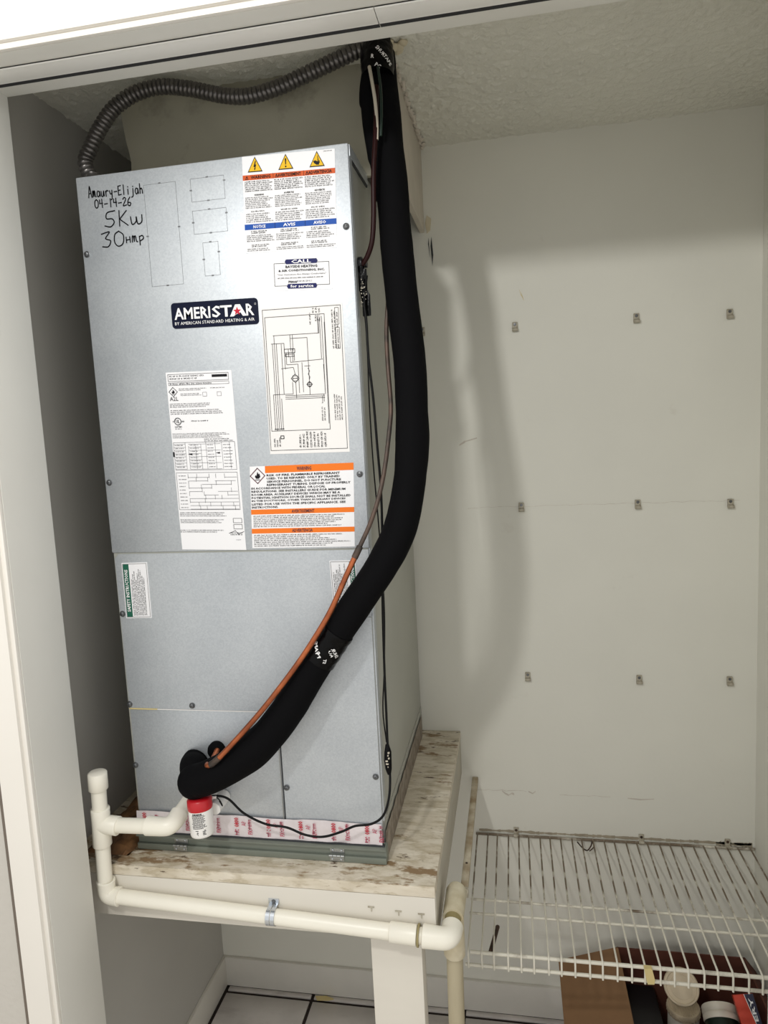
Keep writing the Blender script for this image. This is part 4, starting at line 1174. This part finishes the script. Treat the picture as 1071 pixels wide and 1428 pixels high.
TX, TZ = 0.000, 0.8655
top = Vector((-0.0248, -0.0712, 0.9424)); tee = Vector((-0.0276, -0.0712, 0.8456)); low_ = Vector((-0.0323, -0.0712, 0.7163))
dv = (tee - top).normalized(); dl = (low_ - tee).normalized()
fit('cap', [('t', [top, top, top + dv * 0.0015, top + dv * 0.030, top + dv * 0.0315, top + dv * 0.0325], [0.0001, r2 - 0.0015, r2, r2 + 0.0004, r2 - 0.001, r1])], 'round white end cap')
fit('pipe_length', [('t', [top + dv * 0.031, tee], r1)])
fit('tee_fitting', [hub(tee + dl * 0.001, tee - dl * 0.030), hub(tee, tee + dl * 0.040), hub(tee + Vector((0, 0, 0.0005)), tee + Vector((0.034, 0, -0.002))), ])
fit('pipe_length', [('t', [tee, low_], r1)])
eb = Vector((-0.0309, -0.0712, 0.7094))
def elbow(name, c, d1, d2, l1, l2, m='pvc', r=None, lab=None):
    c = Vector(c); d1 = Vector(d1).normalized(); d2 = Vector(d2).normalized(); r = r or r2
    b = r * 0.9
    arc = [c + d1 * b * (1 - t) ** 2 + d2 * b * t * t for t in [i / 8 for i in range(9)]]
    pts = [c + d1 * l1, c + d1 * l1, c + d1 * (l1 - 0.0012)] + arc + [c + d2 * (l2 - 0.0012), c + d2 * l2, c + d2 * l2]
    rs = [r1, r - 0.002, r] + [r - 0.0007] * 9 + [r, r - 0.002, r1]
    mb = MB(); mb.tube(pts, rs, m, 28)
    return part(name, mb, pv, lab)
elbow('elbow_fitting', eb, -dl, (1, 0, -0.045), 0.030, 0.026)
ra = Vector((0.5623, -0.0712, 0.6806))
dh = (ra - eb).normalized()
fit('long_pipe', [('t', [eb, ra], r1)], 'long sloping white pipe')
fit('coupling', [('t', [ra - dh * 0.078, ra - dh * 0.077, ra - dh * 0.076, ra - dh * 0.032, ra - dh * 0.031], [r1, r1 + 0.0022, r1 + 0.0030, r1 + 0.0030, r1])])
hz = Vector((0.060, PY, 0.8500)); e2 = Vector((0.0979, -0.0712, 0.8476))
tb = tee + Vector((0.02, 0, -0.001))
fit('pipe_length', [('t', [tb, e2], r1)])
elbow('elbow_fitting', e2 + Vector((0.008, 0, 0)), (-1, 0, 0.0), (0.12, 1, 0.28), 0.045, 0.030)
pe = e2 + Vector((0.008, 0, 0))
fit('pipe_length', [('t', [pe + Vector((0.002, 0.02, 0.0056)), pe + Vector((0.010, 0.076, 0.0215))], r1)])
# right end: elbow turning back, tee, drop pipe
elbow('elbow_fitting', Vector((0.5855, PY, ra.z - 0.001)), -dh, (0.05, 1, 0.02), 0.046, 0.030, r=0.0182)
rc = Vector((0.5865, -0.024, ra.z + 0.001))
fit('joint_ring', [('t', [ra - dh * 0.0305, ra - dh * 0.0275], 0.0176)], 'yellowed glue ring', 'joint')
fit('pipe_length', [('t', [rc + Vector((0, -0.022, 0)), rc + Vector((0, 0.02, 0))], 0.0140)], m='joint')
fit('tee_fitting', [hub(rc + Vector((0, 0.0, 0)), rc + Vector((0.002, 0.062, 0.006)), 'oldpvc', 0.0185), ('t', [rc + Vector((0.001, 0.058, 0.006)), rc + Vector((0.002, 0.066, 0.006)), rc + Vector((0.002, 0.068, 0.006))], [0.0180, 0.0160, 0.0001], 'oldpvc'),
                    hub(rc + Vector((0.0, 0.004, 0)), rc + Vector((0.0, 0.004, -0.070)), 'oldpvc', 0.0185)], 'yellowed tee fitting')
fit('drop_pipe', [('t', [rc + Vector((0, 0.004, -0.06)), (0.583, -0.018, 0.30), (0.583, -0.018, 0.004)], 0.0142, 'pipebeige')], 'stained beige drop pipe')
# strap
sx = (0.2798, -0.0900, 0.7122)[0]
f_ = (sx - eb.x) / (ra.x - eb.x); sc = eb + (ra - eb) * f_
mb = MB()
for off_ in (-0.0042, 0.0042):
    arc = []
    for q in range(13):
        an = math.radians(-95 + 190 * q / 12)
        arc.append(sc + Vector((off_, -math.cos(an) * 0.0143, math.sin(an) * 0.0143)))
    arc = [Vector((sc.x + off_, -0.0572, sc.z - 0.0155))] + arc + [Vector((sc.x + off_, -0.0572, sc.z + 0.0155))]
    vs = []
    for v in arc: vs += [v + Vector((-0.0036, 0, 0)), v + Vector((0.0036, 0, 0))]
    mb.add(vs, [(2 * i, 2 * i + 1, 2 * i + 3, 2 * i + 2) for i in range(len(arc) - 1)], 'strap', True)
mb.box((sc.x - 0.0075, -0.0585, sc.z - 0.027), (sc.x + 0.0075, -0.0570, sc.z - 0.013), 'strap', 0.0004)
mb.box((sc.x - 0.0095, -0.0585, sc.z + 0.0135), (sc.x + 0.0095, -0.0570, sc.z + 0.023), 'strap', 0.0004)
mb.lathe([(0.004, 0), (0.0032, 0.0018), (0.0001, 0.002)], (sc.x + 0.002, -0.0585, sc.z - 0.023), (0, -1, 0), 'screw', 10)
mb.lathe([(0.004, 0), (0.0032, 0.0018), (0.0001, 0.002)], (sc.x, -0.0585, sc.z + 0.0185), (0, -1, 0), 'screw', 10)
part('pipe_strap', mb, pv, 'shiny zinc pipe strap')

# ---------------------------------------------------------------- wire shelf
ZS = 0.4922
shf = thing('wire_shelf', (0.92, 0.34, ZS), 'white vinyl-coated wire shelf with rusty grimy back half, right of the platform', 'shelf')
X0, X1, YF, YB = 0.592, WR - 0.002, 0.1377, WB - 0.006
def rail(y, z, r, x0=X0, x1=X1, nm='rail', sag=0.0):
    mb = MB()
    n = 14
    mb.tube([(x0 + (x1 - x0) * i / n, y, z + sag * math.sin(math.pi * i / n)) for i in range(n + 1)], r, 'wire', 10)
    part(nm, mb, shf)
rail(YB, ZS, 0.0030, nm='back_rail')
rail(0.293, ZS - 0.004, 0.0026, nm='middle_rail')
rail(0.249, ZS - 0.004, 0.0026, nm='middle_rail')
rail(YF, ZS - 0.003, 0.0036, x0=0.600, nm='front_rail')
rail(YF - 0.001, 0.4625, 0.0034, x0=0.590, nm='lip_rail')
n = int((X1 - X0) / 0.02545)
proto = None
for i in range(n + 1):
    x = X0 + 0.004 + i * 0.02545
    if proto is None:
        mb = MB()
        mb.tube(catmull([(0, YB - 0.001, ZS + 0.002), (0, 0.42, ZS + 0.0015), (0, 0.30, ZS + 0.0005), (0, YF + 0.012, ZS + 0.0018)], 3) + [Vector((0, YF + 0.004, ZS + 0.0022)), Vector((0, YF - 0.002, ZS + 0.001)), Vector((0, YF - 0.0045, ZS - 0.003)), Vector((0, YF - 0.005, 0.459))], 0.0019, 'wire', 7)
        proto = part('wire', mb, shf)
        c = proto
    else:
        c = proto.copy(); COL.objects.link(c)
    c.location = (x + 0.0012 * math.sin(i * 2.3), 0, 0)
for u in ((0.6922, 0.5404, 0.4933), (0.9900, 0.5404, 0.4967), (1.1846, 0.5404, 0.4961)):
    mb = MB(); x, z = u[0], ZS + 0.006
    mb.box((x - 0.006, WB - 0.005, z - 0.004), (x + 0.006, WB - 0.0005, z + 0.014), 'clip', 0.001)
    mb.tube([(x - 0.006, YB, ZS), (x + 0.006, YB, ZS)], 0.0045, 'clip', 10)
    mb.lathe([(0.0036, 0), (0.0028, 0.0012), (0.0001, 0.0014)], (x, WB - 0.005, z + 0.008), (0, -1, 0), 'rust', 10)
    part('shelf_clip', mb, shf)
# diagonal brace end, rusty, at the front left
mb = MB(); a = (0.6520, 0.2000, 0.4920); b = (0.6392, 0.1400, 0.4901)
mb.tube([(b[0], b[1], b[2]), (a[0], a[1] + 0.01, a[2])], 0.0042, 'rust', 10)
part('brace_end', mb, shf, 'rusty brace end')
mb = MB()
mb.tube(catmull([(0.8390, 0.5300, 0.4880), (0.8502, 0.5250, 0.4769), (0.8615, 0.5200, 0.4734), (0.8701, 0.5200, 0.4851), (0.8741, 0.5250, 0.4934), (0.8768, 0.5200, 0.4837), (0.8663, 0.5180, 0.4731)], 6), 0.0016, 'rust', 6)
tag(mb.build('wire_twist'), 'short dark twisted wire hanging on the back of the wire shelf', 'wire')
mb = MB(); a = (0.9327, 0.1280, 0.4787)
mb.prism([(a[0] - 0.010, a[2] + 0.018), (a[0] + 0.004, a[2] + 0.018), (a[0] + 0.009, a[2] - 0.004), (a[0] + 0.008, a[2] - 0.013), (a[0] - 0.004, a[2] - 0.014), (a[0] - 0.007, a[2])], 1, a[1] - 0.003, a[1] + 0.006, 'sponge')
tag(mb.build('plastic_tab'), 'small yellowed plastic tab stuck between the front rails of the wire shelf', 'tab')

# ---------------------------------------------------------------- clips left on the wall
rows = [('upper', (((0.7228, 0.5400, 1.7352), 'first clip right of the black line'), ((0.9872, 0.5400, 1.7339), 'middle clip'), ((1.1798, 0.5400, 1.7281), 'clip nearest the right corner'))),
        ('middle', (((0.7263, 0.5400, 1.3200), 'first clip right of the black line'), ((0.9873, 0.5400, 1.3189), 'middle clip'), ((1.1845, 0.5400, 1.3145), 'clip nearest the right corner'))),
        ('lower', (((0.7308, 0.5400, 0.9062), 'first clip right of the cabinet'), ((0.9877, 0.5400, 0.9032), 'middle clip'), ((1.1862, 0.5400, 0.9031), 'clip nearest the right corner')))]
mb = MB()
mb.box((-0.0062, -0.0055, -0.011), (0.0062, 0.0, 0.009), 'clip', 0.0018)
mb.tube([(-0.0066, -0.0068, -0.008), (0.0066, -0.0068, -0.008)], 0.0040, 'clip', 10)
clip_body = mb
mb2 = MB(); mb2.lathe([(0.0036, 0), (0.0030, 0.0012), (0.0001, 0.0014)], (0, -0.0055, 0.0035), (0, -1, 0), 'screw', 10)
cb = sm_ = None
for rname, lst in rows + [('upper', (((0.5096, 0.5400, 1.7398), 'clip half hidden behind the black line'),)), ('middle', (((0.4762, 0.5400, 1.2977), 'clip at the cabinet edge'),))]:
    for p_, what in lst:
        e = thing('wall_clip', (p_[0], WB - 0.0004, p_[2]), 'grey shelf clip on back wall, %s, %s row' % (what, rname), 'clip', 'shelf clips left on the back wall')
        if cb is None:
            cb = clip_body.build('clip_body'); cb.parent = e; cb.matrix_parent_inverse = Matrix.Identity(4)
            sm_ = mb2.build('screw'); sm_.parent = e; sm_.matrix_parent_inverse = Matrix.Identity(4)
        else:
            for s_ in (cb, sm_):
                c = s_.copy(); COL.objects.link(c); c.parent = e; c.matrix_parent_inverse = Matrix.Identity(4)

# ---------------------------------------------------------------- cardboard box and contents
BX0, BX1, BY0, BY1, BZ = 0.925, 1.214, 0.13, 0.50, 0.24
cbx = thing('cardboard_box', ((BX0 + BX1) / 2, (BY0 + BY1) / 2, 0.0), 'open brown cardboard box on the floor under the wire shelf', 'box')
T = 0.003
for nm, a, b, m in (('bottom', (BX0, BY0, 0.001), (BX1, BY1, 0.005), 'cardin'), ('side_wall', (BX0, BY0, 0.001), (BX0 + T, BY1, BZ), 'card'), ('side_wall', (BX1 - T, BY0, 0.001), (BX1, BY1, BZ), 'cardin'),
                    ('back_wall', (BX0, BY1 - T, 0.001), (BX1, BY1, BZ), 'cardin'), ('front_wall', (BX0, BY0, 0.001), (BX1, BY0 + T, BZ), 'card')):
    mb = MB(); mb.box(a, b, m); part(nm, mb, cbx)
mb = MB(); mb.prism([(BX0, BZ), (BX0, BZ - 0.003), (BX0 - 0.138, BZ - 0.051), (BX0 - 0.139, BZ - 0.048)], 1, BY0 + 0.002, BY1 - 0.001, 'card')
part('flap', mb, cbx, 'left flap folded outward')
mb = MB(); mb.prism([(BX1, BZ), (BX1, BZ - 0.003), (BX1 + 0.022, BZ - 0.035), (BX1 + 0.024, BZ - 0.033)], 1, BY0 + 0.002, BY1 - 0.001, 'cardin')
part('flap', mb, cbx)
# contents
def jar(name, x, y, z0, r, h, lidm, bodym, lab, cat='jar', axis=None, lh=0.016):
    A0 = Vector(axis).normalized() if axis else Vector((0, 0, 1))
    e = thing(name, (x, y, z0), lab, cat)
    mb = MB(); mb.lathe([(0.0001, 0), (r * 0.9, 0), (r * 0.94, 0.003), (r * 0.94, h - lh), (r * 0.86, h - lh + 0.004)], (x, y, z0), A0, bodym, 32)
    part('jar_body', mb, e)
    mb = MB(); mb.lathe([(r * 0.97, h - lh), (r, h - lh + 0.002), (r, h - lh * 0.6), (r * 0.95, h - lh * 0.56), (r, h - lh * 0.5), (r, h - 0.002), (r * 0.96, h), (r * 0.88, h), (r * 0.86, h - 0.0015), (0.0001, h - 0.0015)], (x, y, z0), A0, lidm, 40)
    for k in range(0 if axis else 28):
        a = 2 * math.pi * k / 28
        mb.box((x + r * math.cos(a) - 0.0008, y + r * math.sin(a) - 0.0008, z0 + h - 0.014), (x + r * math.cos(a) + 0.0008, y + r * math.sin(a) + 0.0008, z0 + h - 0.003), lidm)
    part('lid', mb, e)
    return e
J = (1.0606, 0.4263, 0.1650)
e = jar('plastic_jar', J[0], J[1], 0.005, 0.036, 0.160, 'lidcream', 'jarwhite', 'white jar with ribbed cream top in the cardboard box, in front of the round lid')
mb = MB()
for k in range(-5, 6):
    q = k * 0.0055; hl = math.sqrt(max(0, 0.029 ** 2 - q * q))
    mb.box((J[0] + q - 0.0011, J[1] - hl, 0.1630), (J[0] + q + 0.0011, J[1] + hl, 0.1655), 'lidcream')
part('rib', mb, e)
Lc = Vector((1.0500, 0.4000, 0.2339))
e = thing('round_lid', (Lc.x, Lc.y, Lc.z - 0.04), 'round cream lid standing on edge behind the ribbed jar in the cardboard box', 'lid')
axl = Vector((-0.15, -1.0, 0.62)).normalized()
mb = MB(); mb.lathe([(0.0001, -0.008), (0.036, -0.008), (0.0375, -0.006), (0.0375, 0.004), (0.036, 0.006), (0.032, 0.006), (0.031, 0.0035), (0.024, 0.0035), (0.0235, 0.0045), (0.0001, 0.0045)], Lc, axl, 'lidcream', 40)
part('disc', mb, e)
J2 = (1.1288, 0.4000, 0.1929)
E2 = Vector((0.0, 0.86, 0.52)).normalized(); Q2 = Vector(J2) - E2 * 0.10
e = jar('white_tub', Q2.x, Q2.y, Q2.z, 0.037, 0.10, 'jarwhite', 'darkgreen', 'white lidded tub with dark green side, between the ribbed jar and the red carton', 'tub', axis=E2, lh=0.030)
R_ = Vector((1.2026, 0.4298, 0.1600))
e = thing('red_carton', (R_.x, R_.y, 0.005), 'orange-red carton with dark blue corner leaning in the right side of the cardboard box', 'carton')
# carton: tilted slab built in its own frame
TLc = Vector((1.1465, 0.3600, 0.2586)); TRc = Vector((1.1782, 0.3600, 0.2655)); BLc = TLc + Vector((0.028, -0.11, -0.13))
ux = (TRc - TLc); vy = (BLc - TLc); nn = ux.cross(vy).normalized()
if nn.y > 0: nn = -nn
vs = [TLc, TLc + ux * 1.25, TLc + ux * 1.25 + vy, TLc + vy]
mb = MB(); mb.add(vs + [v - nn * 0.028 for v in vs], [(0, 1, 2, 3), (7, 6, 5, 4), (0, 4, 5, 1), (1, 5, 6, 2), (2, 6, 7, 3), (3, 7, 4, 0)], 'redbox')
bx = part('carton_body', mb, e)
L = Label(TLc, TLc + ux * 1.25, TLc + vy, n=nn, off=0.0004)
L.poly([(0.55, 0), (1, 0), (1, 0.55), (0.72, 0.30)], 'boxnavy', 1)
L.line([(0.55, 0), (0.72, 0.30), (1, 0.55)], 0.0012, 'white', 2)
L.rot = True
L.text('ERY', 0.72, 0.70, 0.96, 0.88, 'white')
L.text('LIT', 0.18, 0.52, 0.50, 0.82, 'white')
L.rot = False
part('print', L.mb, bx)
D = (0.9876, 0.4395, 0.1300)
e = thing('black_container', (D[0], D[1], 0.005), 'black plastic container in the left side of the cardboard box', 'container')
mb = MB(); mb.box((BX0 + 0.006, 0.30, 0.0055), (BX0 + 0.085, 0.49, 0.150), 'darkplastic', 0.006)
part('container_body', mb, e)
mb = MB(); mb.box((BX0 + 0.010, 0.305, 0.1502), (BX0 + 0.081, 0.485, 0.158), 'darkplastic', 0.004)
mb.lathe([(0.014, 0), (0.014, 0.012), (0.0001, 0.013)], (BX0 + 0.045, 0.35, 0.158), (0, 0, 1), 'darkplastic', 16)
part('container_lid', mb, e)

# scrap on the floor
mb = MB(); a = (0.1696, 0.5163, 0.0000)
mb.prism([(a[0] - 0.026, a[1] + 0.006), (a[0] + 0.004, a[1] + 0.010), (a[0] + 0.026, a[1] + 0.003), (a[0] + 0.012, a[1] - 0.003), (a[0] - 0.018, a[1] - 0.006)], 2, 0.0002, 0.003, 'sponge')
tag(mb.build('paper_scrap'), 'small yellowish scrap on the floor tiles at the back baseboard', 'scrap')
